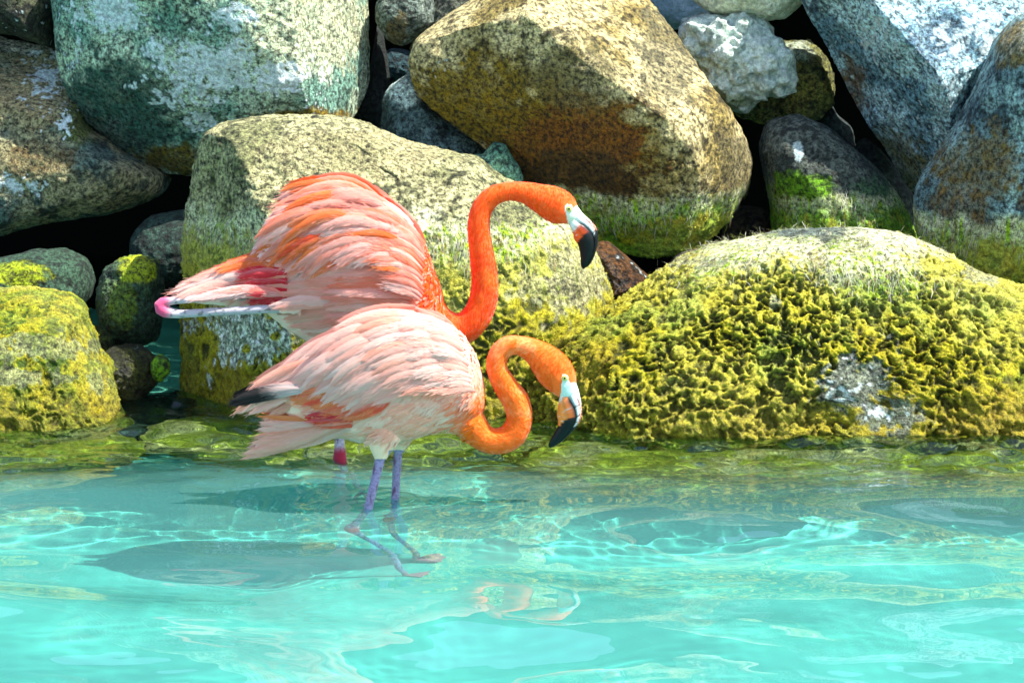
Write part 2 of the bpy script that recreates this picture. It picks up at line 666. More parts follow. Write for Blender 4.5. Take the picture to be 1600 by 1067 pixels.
    if pits > 0 or mossm.max() > 0:
        qv = V + .026 * np.stack([noise(V * 21 + 3), noise(V * 21 + 23), noise(V * 21 + 43)], 1) + .008 * np.stack([noise(V * 70 + 3), noise(V * 70 + 23), noise(V * 70 + 43)], 1)
        f1, f2 = worley(qv * np.array([36, 40, 44]) + s3)
        g1, g2 = worley(qv * np.array([64, 70, 74]) + s3 + 5)
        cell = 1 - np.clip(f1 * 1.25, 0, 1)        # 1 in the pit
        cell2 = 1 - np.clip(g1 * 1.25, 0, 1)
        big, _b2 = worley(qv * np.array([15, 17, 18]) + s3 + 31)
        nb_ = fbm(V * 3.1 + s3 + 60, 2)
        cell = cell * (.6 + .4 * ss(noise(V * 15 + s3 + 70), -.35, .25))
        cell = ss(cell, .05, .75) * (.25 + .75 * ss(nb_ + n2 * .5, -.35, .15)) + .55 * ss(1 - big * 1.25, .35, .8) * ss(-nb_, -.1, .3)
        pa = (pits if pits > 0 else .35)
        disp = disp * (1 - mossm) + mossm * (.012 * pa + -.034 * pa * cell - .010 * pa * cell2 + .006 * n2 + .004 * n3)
        mc = mix(mc, MOSS_SHADE, ss(cell + .35 * cell2, .24, .62) * .92)  # shade of the pits painted into the moss colour
        mc = mix(mc, c(214, 206, 70), ss(-cell - .5 * cell2 + .2 * n3, -.12, .1) * .35)
    mc = mix(mc, c(196, 196, 100), ss(z + .08 * n2 + .06 * n1, .24, .50) * pale)
    mc = mix(mc, c(100, 150, 10), green * ss(n2, -.5, .3))
    n0 = fbm(V * 2.1 + s3, 3)
    mc = mix(mc, c(150, 126, 16), ss(n0, .05, .35) * ss(.35 - z, 0, .2) * .6)
    mc = mix(mc, c(206, 200, 96), ss(-n0, .10, .4) * .22)
    mc = mix(mc, c(150, 132, 20), ss(-z, -.17, -.02) * .5)
    mc = mix(mc, c(104, 132, 40), ss(-z, -.01, .06) * .7)
    mc = mix(mc, c(150, 148, 104), ss(-z, .0, .05) * ss(n1 + .6 * n2, .05, .25) * .8)
    lum = (col @ np.array([.25, .65, .10]))[:, None]
    col = np.clip(lum + (col - lum) * 1.22, .004, 1)
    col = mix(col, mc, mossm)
    V = V + N * disp[:, None]
    col = np.clip(col * dark, .003, .9)
    N = normals(V, Q)
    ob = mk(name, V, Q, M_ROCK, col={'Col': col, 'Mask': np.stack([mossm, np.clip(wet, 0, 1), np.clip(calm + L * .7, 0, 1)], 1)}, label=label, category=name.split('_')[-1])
    if group:
        ob['group'] = group
    ob.cycles.is_caustics_receiver = True
    rg = np.random.RandomState(seed + 100)
    if tufts:
        w = mossm * (N[:, 1] < .35) * (z > -.03)
        qa = Q[:, 0]
        area = np.zeros(len(V))
        area[qa] = np.linalg.norm(V[Q[:, 2]] - V[Q[:, 0]], axis=1) ** 2
        w = w * area * ss(-(mossm * 0 + (disp)), -.02, .012 - .0)
        w = w / w.sum()
        k = rg.choice(len(V), tufts, p=w)
        tuft_mesh('moss_cover', V[k], N[k], col[k], rg, ob)
    if fringe:
        w = ss(zt, TIDE - .15, TIDE - .05) * ss(zt, TIDE + .035, TIDE) * (N[:, 1] < .3) * ss(n1 + n2, -.5, .3)
        area = np.zeros(len(V))
        area[Q[:, 0]] = np.linalg.norm(V[Q[:, 2]] - V[Q[:, 0]], axis=1) ** 2
        w = w * area
        if w.sum() > 0:
            k = rg.choice(len(V), fringe, p=w / w.sum())
            strand_mesh('algae_fringe', V[k], N[k], rg, ob)
    return ob, V, N, Q, mossm, col


def tuft_mesh(name, P, N, col, rg, parent, size=.0050):
    m = len(P)
    t = rg.normal(size=(m, 3))
    d = N * .8 + t * .55
    d /= np.linalg.norm(d, axis=1)[:, None]
    s = np.cross(d, rg.normal(size=(m, 3)))
    s /= np.linalg.norm(s, axis=1)[:, None]
    L = (size * rg.uniform(.6, 1.5, m))[:, None]
    w = L * rg.uniform(.22, .4, m)[:, None]
    b = P - N * .002
    V = np.stack([b - s * w * .6, b + s * w * .6, b + d * L * .6 + s * w, b + d * L * .6 - s * w, b + d * L], 1).reshape(-1, 3)
    i = np.arange(m)[:, None] * 5
    cc = col * rg.uniform(.85, 1.4, m)[:, None] + c(36, 34, 8)
    mk(name, V, [i + np.array([[0, 1, 2, 3]]), i + np.array([[3, 2, 4]])], M_TUFT, parent, col=np.repeat(np.clip(cc, 0, .8), 5, 0), kind='stuff')


def strand_mesh(name, P, N, rg, parent):
    m = len(P)
    g = np.array([0, 0, -1.]) - N * (N @ np.array([0, 0, -1.]))[:, None]
    g = g + rg.normal(size=(m, 3)) * .16 + N * .05
    g /= np.linalg.norm(g, axis=1)[:, None]
    s = np.cross(g, N)
    L = rg.uniform(.015, .05, m)[:, None]
    w = rg.uniform(.0004, .0010, m)[:, None]
    rows = []
    for t, ww in ((0, .6), (.35, 1), (.7, .8), (1, .1)):
        p = P + N * (.001 + .004 * t * (1 - t) * 2 - .010 * t * t * L / .05) + g * L * t + s * np.sin(t * 5 + P[:, :1] * 90) * .003
        rows += [p - s * w * ww, p + s * w * ww]
    V = np.stack(rows, 1).reshape(-1, 3)
    i = np.arange(m)[:, None] * 8
    q = [i + np.array([[a, a + 1, a + 3, a + 2]]) for a in (0, 2, 4)]
    base = np.array([c(214, 212, 180), c(180, 190, 100), c(144, 160, 56), c(168, 130, 84), c(228, 224, 204)])
    pick = rg.choice(5, m, p=[.34, .22, .16, .10, .18])
    mk(name, V, [np.concatenate(q)], M_ALGAE, parent, col=np.repeat(base[pick] * rg.uniform(.5, 1.0, m)[:, None], 8, 0), kind='stuff')


GREY = ((150, 152, 138), (104, 112, 104), (58, 64, 56))
# --- back row
boulder('boulder', 'huge grey boulder with chalky white lichen patches, top left above the dark gap',
        [(85, -30), (92, 80), (108, 150), (145, 195), (205, 240), (262, 272), (330, 272), (420, 232), (500, 205), (548, 190), (585, 140), (592, 60), (586, -50), (520, -150), (330, -180), (150, -140)],
        9.95, .42, n=120, seed=2, center=(350, 40), cuts=[(.93, -.36, .05, .72, .12), (-.3, -.9, -.4, .60, .4)], rough=.03,
        cols=((188, 204, 178), (124, 158, 140), (40, 64, 54)), stains_and_shade=[(190, 170, 110, 90, (34, 66, 56), .8), (480, 40, 120, 90, (206, 204, 168), .6), (330, 250, 160, 26, (96, 80, 14), .9), (470, 190, 120, 22, (110, 88, 12), .9)],
        lichen=[(170, 20, 60, 34, .8), (330, 110, 95, 60, .72), (290, 150, 60, 30, .5), (250, 75, 45, 30, .45), (440, 120, 70, 50, .5), (370, 30, 50, 30, .5), (120, 60, 20, 60, .4), (310, 190, 40, 20, .4)], lich_col=(228, 240, 238), moss=0)
boulder('boulder', 'brown and grey slanted boulder at the left edge, under the lichen covered one',
        [(-90, 20), (0, 46), (60, 62), (100, 90), (140, 190), (200, 235), (262, 270), (255, 300), (180, 330), (60, 350), (-20, 372), (-130, 360)],
        9.95, .38, n=80, seed=3, center=(60, 210), cuts=[(.1, -.5, .86, .42, .1), (-.2, -.9, .2, .55, .3)],
        cols=((150, 144, 112), (88, 106, 96), (36, 50, 46)), stains_and_shade=[(40, 60, 90, 22, (205, 205, 185), .9), (40, 150, 70, 60, (170, 150, 110), .5), (60, 250, 70, 30, (128, 104, 66), .45), (120, 190, 30, 40, (80, 90, 40), .8)],
        lichen=[(75, 130, 40, 55, .55), (20, 290, 60, 20, .45), (100, 180, 16, 40, .5)], lich_col=(226, 236, 232), moss=0)
boulder('boulder', 'dark speckled boulder cut off by the top left corner', [(-80, -90), (60, -100), (95, -40), (90, 60), (84, 74), (30, 56), (-80, 30)],
        10.1, .25, n=50, seed=4, cols=((86, 88, 66), (48, 50, 40), (24, 26, 20)), lich_all=.25, moss=0)
boulder('boulder', 'big brown boulder with a cream sunlit top, above the neck of the taller flamingo',
        [(638, 100), (650, 62), (700, 22), (770, -20), (830, -60), (920, -70), (1005, -20), (1062, 50), (1112, 140), (1150, 190), (1192, 262), (1188, 305), (1140, 352), (1080, 388), (1010, 396), (940, 376), (890, 356), (840, 318), (800, 270), (745, 222), (690, 180), (652, 145)],
        9.75, .46, n=120, seed=5, center=(920, 180), e=.9, lean=.15, cuts=[(.50, -.45, .80, .56, .15), (-.35, -.92, -.30, .44, .15), (.85, -.6, -.1, .80, .4)], rough=.035,
        cols=((204, 190, 146), (146, 130, 84), (78, 68, 40)),
        stains_and_shade=[(880, 240, 150, 110, (112, 72, 8), .95), (740, 160, 130, 70, (116, 96, 30), .85), (900, 120, 90, 60, (92, 88, 62), .6), (900, 280, 120, 50, (62, 48, 28), .85), (1040, 90, 50, 90, (92, 90, 70), .6), (1150, 260, 30, 60, (96, 88, 62), .7)],  # front's brown and shade, and the top's cast shadow, painted into colour
        lichen=[(690, 100, 24, 20, .3)], tide=.02, pale=0, green=.8, tufts=5000, fringe=1500)
boulder('boulder', 'knobbly white coral boulder near the top, right of the big brown boulder',
        [(1060, 56), (1074, 34), (1100, 22), (1130, 24), (1158, 18), (1196, 34), (1212, 62), (1236, 84), (1244, 124), (1222, 150), (1196, 150), (1168, 174), (1130, 168), (1112, 140), (1096, 112), (1084, 92), (1068, 82)],
        10.2, .2, n=64, seed=6, rough=.12, knob=.36, calm=.8, cols=((232, 240, 226), (216, 228, 216), (150, 166, 156)), stains_and_shade=[(1140, 160, 40, 14, (120, 130, 60), .6)], moss=0, fine=.007)
boulder('boulder', 'pale cream rock cut off by the top edge, resting on the white coral boulder', [(1080, -40), (1150, -80), (1250, -60), (1258, 0), (1225, 28), (1180, 32), (1110, 20), (1084, 2)],
        10.25, .18, n=44, seed=7, rough=.06, knob=.12, calm=.8, cols=((240, 240, 212), (226, 230, 204), (190, 198, 176)), moss=0)
boulder('boulder', 'smooth bluish white stand-in at the top edge, far behind the brown boulder', [(1000, -60), (1090, -60), (1120, -10), (1108, 24), (1080, 42), (1050, 46), (1005, 20)],
        10.9, .2, n=40, seed=8, rough=.03, calm=1.0, cols=((190, 212, 226), (180, 204, 220), (170, 194, 212)), moss=0)  # rock shape standing in for an unidentified pale bluish thing
boulder('boulder', 'knobbly olive brown rock tucked behind the white coral boulder', [(1170, 80), (1215, 64), (1265, 66), (1296, 104), (1304, 146), (1272, 182), (1200, 192), (1150, 180), (1140, 140)],
        10.5, .2, n=50, seed=9, rough=.12, knob=.2, cols=((150, 140, 84), (112, 112, 70), (60, 62, 40)), stains_and_shade=[(1240, 80, 40, 18, (170, 180, 160), .7)], moss=0, fine=.008)
boulder('boulder', 'dark boulder with bright green algae and a white streak, behind the large mossy rock',
        [(1186, 234), (1200, 192), (1248, 180), (1292, 198), (1334, 232), (1376, 270), (1410, 316), (1432, 372), (1420, 430), (1300, 450), (1212, 440), (1204, 330)],
        9.95, .3, n=72, seed=10, center=(1300, 320), cols=((96, 102, 92), (58, 66, 60), (30, 36, 32)), lichen=[(1247, 236, 7, 20, .9)], stains_and_shade=[(1250, 320, 60, 60, (110, 150, 40), .8), (1360, 330, 50, 60, (70, 96, 66), .7)], tide=.0, moss=.75, pale=0, green=.9, tufts=800, fringe=500)
boulder('boulder', 'large blue grey slab boulder with a brown underside edge, top right',
        [(1246, -70), (1254, 2), (1288, 66), (1336, 165), (1384, 236), (1428, 306), (1456, 286), (1492, 214), (1530, 140), (1580, 70), (1640, 20), (1720, -60), (1700, -190), (1480, -210), (1300, -160)],
        10.0, .42, n=110, seed=12, center=(1440, 60), cuts=[(-.75, -.45, -.45, .50, .1), (.2, -.75, .6, .55, .25)], rough=.04,
        cols=((186, 214, 218), (112, 146, 158), (54, 80, 92)), stains_and_shade=[(1400, 260, 60, 60, (124, 116, 70), .7), (1330, 160, 26, 90, (110, 84, 44), .7), (1480, 60, 60, 50, (84, 100, 116), .6)],
        lichen=[(1370, 50, 70, 60, .35), (1530, 60, 100, 70, .5), (1470, 150, 40, 50, .3)], lich_col=(206, 222, 222), moss=0)
boulder('boulder', 'tall speckled boulder at the right edge with a hairy green waterline band',
        [(1592, 26), (1640, 10), (1720, 60), (1760, 260), (1720, 430), (1640, 470), (1570, 462), (1500, 440), (1448, 396), (1432, 340), (1432, 296), (1460, 250), (1500, 190), (1534, 120), (1562, 60)],
        9.5, .34, n=96, seed=13, center=(1590, 280), cuts=[(-.6, -.8, .1, .55, .2)], cols=((156, 184, 180), (96, 120, 122), (38, 54, 62)), stains_and_shade=[(1530, 260, 90, 60, (118, 98, 50), .6), (1590, 70, 40, 40, (130, 110, 60), .7), (1500, 320, 60, 30, (104, 84, 50), .7)],
        tide=-.035, pale=.2, green=.5, tufts=1500, fringe=1200)
boulder('boulder', 'dark blue grey rock with a chalky white top corner, left of the big brown boulder',
        [(597, 158), (610, 134), (640, 118), (668, 150), (716, 186), (768, 222), (776, 262), (740, 270), (680, 262), (600, 240)], 9.95, .2, n=60, seed=14,
        cols=((96, 116, 116), (60, 80, 82), (32, 46, 50)), stains_and_shade=[(636, 145, 36, 26, (190, 206, 200), 1.0)], moss=0)
boulder('rock', 'small pale green stone wedged above the mossy boulder behind the flamingos', [(734, 246), (756, 240), (772, 222), (790, 226), (800, 244), (812, 262), (818, 290), (780, 300), (740, 280)],
        9.6, .08, n=30, seed=15, cols=((140, 178, 150), (96, 136, 114), (50, 80, 66)), moss=0, rough=.06)
boulder('rock', 'small rounded grey rock at the top edge between two big boulders', [(588, 6), (606, -22), (645, -30), (676, -8), (678, 34), (656, 58), (628, 72), (604, 60), (588, 34)],
        10.1, .13, n=40, seed=16, cols=((160, 168, 150), (118, 130, 120), (70, 80, 72)), stains_and_shade=[(620, 50, 16, 30, (90, 80, 50), .8)], moss=0)
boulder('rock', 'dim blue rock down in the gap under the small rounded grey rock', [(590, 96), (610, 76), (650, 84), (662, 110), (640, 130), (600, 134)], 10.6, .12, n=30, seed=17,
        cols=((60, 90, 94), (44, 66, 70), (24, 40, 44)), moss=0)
boulder('rock', 'grey rock peeking over the upper left shoulder of the big brown boulder', [(640, 80), (660, 30), (700, -20), (780, -60), (820, -20), (780, 30), (700, 70)], 10.2, .15, n=36, seed=18, cols=((130, 134, 116), (92, 96, 84), (56, 60, 50)), moss=0)
boulder('boulder', 'black rock filling the gap right of the lichen boulder', [(540, 190), (575, 120), (588, 40), (600, 60), (612, 150), (610, 230), (560, 230)], 10.3, .12, n=30, seed=31, cols=((40, 48, 44), (30, 36, 32), (18, 22, 20)), moss=0)  # near-black colours all over
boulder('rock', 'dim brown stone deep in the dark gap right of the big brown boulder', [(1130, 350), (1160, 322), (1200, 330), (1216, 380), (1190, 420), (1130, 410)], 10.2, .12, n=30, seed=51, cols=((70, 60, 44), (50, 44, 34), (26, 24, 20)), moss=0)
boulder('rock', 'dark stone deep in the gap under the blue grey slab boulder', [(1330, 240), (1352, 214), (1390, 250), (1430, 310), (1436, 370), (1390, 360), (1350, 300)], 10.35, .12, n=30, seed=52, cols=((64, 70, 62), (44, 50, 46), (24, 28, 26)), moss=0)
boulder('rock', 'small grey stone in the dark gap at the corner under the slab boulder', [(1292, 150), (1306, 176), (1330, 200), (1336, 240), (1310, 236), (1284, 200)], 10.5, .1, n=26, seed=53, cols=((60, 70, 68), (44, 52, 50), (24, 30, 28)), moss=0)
# --- middle row
boulder('boulder', 'large mossy boulder with a white algae fringe, directly behind both flamingos',
        [(300, 268), (316, 214), (350, 194), (410, 182), (480, 182), (560, 194), (640, 226), (700, 240), (745, 248), (790, 282), (850, 316), (905, 352), (934, 400), (956, 452), (958, 500), (930, 560), (900, 680), (820, 800), (560, 820), (330, 800), (244, 720), (250, 620), (258, 520), (270, 430), (284, 350)],
        9.08, .42, n=150, seed=20, center=(600, 470), e=.8, lean=.12, cuts=[(0, -.8, .6, .62, .25), (-.8, -.6, 0, .66, .2)], rough=.035, cols=((176, 172, 132), (128, 128, 92), (70, 74, 50)),
        stains_and_shade=[(560, 240, 160, 40, (176, 166, 128), .5), (870, 440, 70, 60, (140, 134, 104), .8), (380, 540, 90, 70, (196, 208, 192), .95)],
        bare=[(400, 520, 110, 60, .95), (900, 430, 50, 60, .8), (860, 460, 70, 30, .5)], clumps=[(320, 540, 26, 34, 1), (285, 585, 34, 60, 1), (400, 590, 60, 24, 1), (430, 525, 10, 8, 1), (450, 570, 30, 24, 1), (385, 545, 9, 8, 1)],
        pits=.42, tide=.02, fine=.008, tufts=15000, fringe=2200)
boulder('rock', 'glistening brown wet rock between the mossy boulder and the large right rock', [(926, 384), (950, 378), (990, 410), (1026, 446), (1010, 490), (960, 500), (935, 470)], 9.25, .12, n=44, seed=21,
        cols=((96, 66, 40), (64, 44, 28), (30, 26, 20)), lich_all=.22, lich_col=(190, 200, 196), moss=0, wetall=.9)
boulder('boulder', 'dark mossy boulder at the left edge below the black gap', [(-70, 420), (0, 405), (50, 392), (100, 392), (136, 408), (148, 442), (134, 474), (60, 500), (-60, 500)],
        9.45, .22, n=56, seed=22, cols=((60, 84, 66), (40, 60, 48), (24, 36, 28)), stains_and_shade=[(20, 430, 60, 20, (150, 160, 50), .8)], moss=0, tide=-.1, tufts=0)
boulder('rock', 'low flat yellow green rock behind the left foreground rock', [(-70, 460), (0, 452), (60, 452), (118, 466), (128, 492), (120, 530), (-70, 540)], 9.15, .16, n=50, seed=23,
        cols=((110, 130, 30), (80, 100, 30), (40, 56, 24)), moss=1, tide=0, pits=.3, tufts=1800)
boulder('boulder', 'rounded mossy boulder standing upright in the gap between the left rocks', [(152, 452), (164, 420), (190, 404), (218, 399), (244, 408), (252, 440), (256, 490), (244, 530), (200, 546), (164, 530), (154, 490)],
        9.3, .17, n=60, seed=24, cols=((84, 104, 72), (56, 78, 60), (30, 44, 36)), stains_and_shade=[(215, 420, 34, 26, (160, 170, 60), .85), (190, 470, 26, 40, (120, 140, 60), .5)], moss=0, wetall=.3, fine=.008, rough=.06)
boulder('boulder', 'shadowed green grey rock behind the upright mossy boulder', [(204, 372), (236, 338), (290, 328), (330, 350), (330, 440), (262, 460), (210, 430)], 9.75, .2, n=40, seed=25, cols=((52, 72, 62), (38, 54, 48), (22, 32, 28)), moss=0)
boulder('rock', 'small wet dark rock at the waterline below the upright mossy boulder', [(160, 556), (180, 540), (220, 540), (244, 560), (246, 600), (200, 640), (160, 620)], 9.05, .1, n=36, seed=26,
        cols=((70, 72, 40), (48, 50, 32), (26, 30, 22)), moss=0, wetall=.8, lich_all=.1)
boulder('rock', 'small wet stone with a green rim beside the left foreground rock', [(128, 520), (150, 508), (176, 520), (180, 550), (160, 580), (132, 560)], 9.2, .08, n=30, seed=27,
        cols=((72, 84, 44), (46, 56, 34), (26, 32, 24)), moss=0, wetall=.8)
boulder('rock', 'tiny green stone at the foot of the mossy boulder behind the flamingos', [(236, 568), (246, 556), (262, 560), (264, 584), (250, 596), (238, 590)], 8.95, .04, n=20, seed=28, cols=((110, 150, 60), (80, 110, 50), (50, 70, 40)), moss=0, wetall=.6)
boulder('rock', 'dark wet rock in the gap left of the large right rock', [(1040, 420), (1060, 396), (1110, 388), (1170, 396), (1190, 440), (1100, 470), (1040, 450)], 9.55, .14, n=36, seed=29, cols=((60, 50, 40), (40, 36, 30), (22, 20, 18)), moss=0, wetall=.5)
# --- front row
boulder('boulder', 'low yellow algae covered rock in the left foreground, stepping into the water',
        [(-120, 480), (0, 470), (50, 462), (100, 470), (124, 486), (130, 510), (148, 548), (168, 580), (182, 630), (200, 690), (190, 780), (60, 840), (-120, 860)],
        8.82, .28, n=96, seed=30, center=(40, 640), e=.75, lean=.25, rough=.05, cols=((166, 166, 124), (116, 122, 84), (60, 66, 40)), pale=.05, green=.35, dark=.8, bare=[(60, 540, 120, 22, .8), (30, 590, 80, 14, .8), (150, 600, 20, 20, .6)],
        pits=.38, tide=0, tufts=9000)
boulder('boulder', 'wide dome shaped rock thickly covered in yellow pitted moss, right of the flamingos',
        [(822, 570), (860, 530), (905, 506), (960, 482), (1010, 456), (1050, 430), (1100, 402), (1160, 384), (1240, 368), (1330, 364), (1420, 370), (1480, 396), (1536, 428), (1600, 452), (1690, 480), (1800, 560), (1830, 700), (1700, 840), (1300, 880), (1000, 860), (860, 800), (800, 690)],
        8.80, .38, n=205, seed=33, center=(1270, 600), e=.78, lean=.24, cuts=[(.0, -.80, .6, .50, .25)], rough=.055, cols=((130, 136, 120), (96, 106, 96), (56, 64, 60)),
        stains_and_shade=[(1310, 380, 120, 14, (84, 88, 74), .8)], lichen=[(1330, 610, 50, 50, .36), (1380, 650, 50, 24, .36)], bare=[(1335, 600, 70, 50, .95), (1390, 650, 60, 30, .9), (1100, 410, 60, 10, .6), (1340, 440, 50, 12, .6), (1540, 430, 40, 18, .6), (1210, 470, 16, 12, .6)],  # white specks on the bare patch paint wet glints into the colour
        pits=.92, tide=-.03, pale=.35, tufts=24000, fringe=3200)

# under water, right where the rocks go down
boulder('rock', 'submerged green algae covered ledge under the shallow water before the large right rock',
        [(850, 735), (960, 716), (1150, 722), (1350, 736), (1500, 724), (1700, 712), (1850, 760), (1800, 960), (1300, 1000), (900, 960), (800, 820)], 8.36, .34, n=90, seed=41, center=(1300, 800), e=.7,
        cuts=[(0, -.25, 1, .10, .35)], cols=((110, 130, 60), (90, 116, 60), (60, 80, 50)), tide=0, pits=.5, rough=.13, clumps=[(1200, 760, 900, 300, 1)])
boulder('rock', 'submerged green rock seen through the water at the left edge',
        [(-120, 712), (0, 704), (100, 706), (190, 712), (230, 740), (200, 900), (-120, 900)], 8.5, .26, n=60, seed=42, center=(40, 780), e=.75,
        cuts=[(0, -.25, 1, .12, .35)], cols=((110, 130, 60), (80, 116, 50), (50, 80, 40)), pits=.5, rough=.13, clumps=[(50, 760, 300, 200, 1)])
boulder('rock', 'submerged green rock seen through the water below the mossy boulder behind the flamingos',
        [(220, 702), (280, 688), (400, 684), (560, 688), (700, 690), (860, 700), (880, 860), (500, 900), (230, 860)], 8.66, .30, n=70, seed=43, center=(540, 770), e=.75,
        cuts=[(0, -.25, 1, .12, .35)], cols=((120, 140, 60), (90, 126, 50), (50, 80, 40)), pits=.5, rough=.13, clumps=[(520, 760, 600, 200, 1)])

boulder('rock', 'dark submerged rock in the shadowed water between the left rock and the mossy boulder', [(130, 672), (190, 660), (262, 664), (300, 690), (290, 800), (130, 800)], 8.95, .45, n=40, seed=44, center=(210, 730),
        cuts=[(0, -.2, 1, .25, .2)], cols=((40, 60, 50), (30, 46, 40), (20, 30, 28)), moss=0)

# rocky bank behind and under the boulders, blackened to paint in gap shade
prof = spline([(9.1, 0, -.95), (10.0, 0, -.9), (11.6, 0, -.6), (12.6, 0, .2), (12.8, 0, 1.0), (12.0, 0, 1.5), (10.9, 0, 1.48), (10.42, 0, 1.55), (10.6, 0, 1.85), (11.6, 0, 2.2), (14, 0, 2.7), (40, 0, 3.2)], 220)  # unseen overhanging roof added to the profile to shade the gaps
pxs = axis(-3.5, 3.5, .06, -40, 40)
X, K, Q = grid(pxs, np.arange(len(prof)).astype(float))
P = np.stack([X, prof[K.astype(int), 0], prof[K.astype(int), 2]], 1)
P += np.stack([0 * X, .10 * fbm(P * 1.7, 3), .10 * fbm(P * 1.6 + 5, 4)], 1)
mk('bank_with_shade_roof', P, Q, M_BANK, kind='structure')


# ------------------------------------------------------------------ flamingos
def ring_tube(C, ra, rb, side, seg=20):
    """closed tube through centres C: ra in the plane of the bird, rb across it"""
    C = np.asarray(C, float)
    T = np.gradient(C, axis=0)
    T /= np.linalg.norm(T, axis=1)[:, None]
    side = np.asarray(side, float)
    U = np.cross(T, side)
    U /= np.linalg.norm(U, axis=1)[:, None]
    S = np.cross(U, T)
    a = np.arange(seg) / seg * 2 * math.pi
    V = C[:, None] + U[:, None] * (np.cos(a)[None, :, None] * np.asarray(ra)[:, None, None]) + S[:, None] * (np.sin(a)[None, :, None] * np.asarray(rb)[:, None, None])
    n = len(C)
    V = V.reshape(-1, 3)
    i, j = np.meshgrid(np.arange(n - 1), np.arange(seg), indexing='ij')
    i, j = i.ravel(), j.ravel()
    q = np.stack([i * seg + j, i * seg + (j + 1) % seg, (i + 1) * seg + (j + 1) % seg, (i + 1) * seg + j], 1)
    V = np.concatenate([V, C[:1], C[-1:]])
    k = np.arange(seg)
    t = np.concatenate([np.stack([k * 0 + n * seg, (k + 1) % seg, k], 1), np.stack([k * 0 + n * seg + 1, (n - 1) * seg + k, (n - 1) * seg + (k + 1) % seg], 1)])
    return V, q, t


def px_tube(pts, Y, n=40, wide=1.0):
    """pts: (px, py, r_px, [dy], [wide])"""
    A = []
    for p in pts:
        q = at(p[0], p[1], Y + (p[3] if len(p) > 3 else 0))
        s = Y / F / CP
        A.append([*q, p[2] * s, p[2] * s * (p[4] if len(p) > 4 else wide)])
    A = spline(A, n)
    return ring_tube(A[:, :3], A[:, 3], A[:, 4], (0, 1, 0))


def body_loft(st, Y, n=40):
    A = []
    for (tx, ty, bx, by, w) in st:
        t, b = at(tx, ty, Y), at(bx, by, Y)
        A.append([*t, *b, w])
    A = np.array(A)
    mid = (A[:, :3] + A[:, 3:6]) / 2
    A = spline(np.concatenate([mid, A], 1), n)
    T, B, w = A[:, 3:6], A[:, 6:9], A[:, 9]
    seg = 32
    a = np.arange(seg) / seg * 2 * math.pi
    M, H = (T + B) / 2, (T - B) / 2
    V = M[:, None] + H[:, None] * np.cos(a)[None, :, None] + np.array([0, 1, 0]) * (np.sin(a)[None, :, None] * w[:, None, None])
    V = V.reshape(-1, 3)
    i, j = np.meshgrid(np.arange(n - 1), np.arange(seg), indexing='ij')
    i, j = i.ravel(), j.ravel()
    q = np.stack([i * seg + j, i * seg + (j + 1) % seg, (i + 1) * seg + (j + 1) % seg, (i + 1) * seg + j], 1)
    V = np.concatenate([V, M[:1], M[-1:]])
    k = np.arange(seg)
    t = np.concatenate([np.stack([k * 0 + n * seg, (k + 1) % seg, k], 1), np.stack([k * 0 + n * seg + 1, (n - 1) * seg + k, (n - 1) * seg + (k + 1) % seg], 1)])
    return V, q, t


def leg_tube(pts, n=60):
    """pts: (x, y, z, r)"""
    A = spline(np.array(pts, float), n)
    return ring_tube(A[:, :3], A[:, 3], A[:, 3], (0, 1, 0), 16)


def foot_parts(p, ang, size=.075):
    out = []
    toes = []
    for d in (-.55, 0, .55):
        a = ang + d
        e = np.array([p[0] + math.cos(a) * size, p[1] + math.sin(a) * size, p[2] + .004])
        toes.append(e)
        out.append(leg_tube([(*p, .009), (*((np.array(p) + e) / 2 + [0, 0, .003]), .0075), (*e, .005)], 8))
    # web between the toes, thin closed slab
    c0 = np.array(p)
    w = [c0, toes[0], (toes[0] + toes[1]) / 2 * .94 + c0 * .06, toes[1], (toes[1] + toes[2]) / 2 * .94 + c0 * .06, toes[2]]
    V = np.array([q + [0, 0, .004] for q in w] + [q - [0, 0, .004] for q in w])
    t = []
    for i in range(1, 5):
        t += [[0, i, i + 1], [6, 6 + i + 1, 6 + i]]
    qd = [[i, 6 + i, 6 + (i + 1) % 6, (i + 1) % 6] for i in range(6)]
    out.append((V, np.array(qd), np.array(t)))
    return out


def fuse(parts, voxel, smooth_n=4):
    Vs, qs, ts, off = [], [], [], 0
    for V, q, t in parts:
        Vs.append(V)
        qs.append(np.asarray(q) + off)
        ts.append(np.asarray(t) + off)
        off += len(V)
    tmp = mk('tmp', np.concatenate(Vs), [np.concatenate(qs), np.concatenate(ts)], None)
    loc = np.array(tmp.location)
    bpy.context.view_layer.update()
    # consistent outward normals per shell
    import bmesh
    bm = bmesh.new()
    bm.from_mesh(tmp.data)
    bmesh.ops.recalc_face_normals(bm, faces=bm.faces)
    bm.to_mesh(tmp.data)
    bm.free()
    md = tmp.modifiers.new('r', 'REMESH')
    md.mode = 'VOXEL'
    md.voxel_size = voxel
    sm = tmp.modifiers.new('s', 'SMOOTH')
    sm.factor = .5
    sm.iterations = smooth_n
    dg = bpy.context.evaluated_depsgraph_get()
    me = bpy.data.meshes.new_from_object(tmp.evaluated_get(dg))
    V = np.empty(len(me.vertices) * 3, np.float32)
    me.vertices.foreach_get('co', V)
    V = V.reshape(-1, 3) + loc
    idx = np.empty(len(me.loops), np.int32)
    me.loops.foreach_get('vertex_index', idx)
    tot = np.empty(len(me.polygons), np.int32)
    me.polygons.foreach_get('loop_total', tot)
    assert (tot == 4).all()
    od = tmp.data
    bpy.data.objects.remove(tmp)
    bpy.data.meshes.remove(od)
    bpy.data.meshes.remove(me)
    return V.astype(float), idx.reshape(-1, 4)


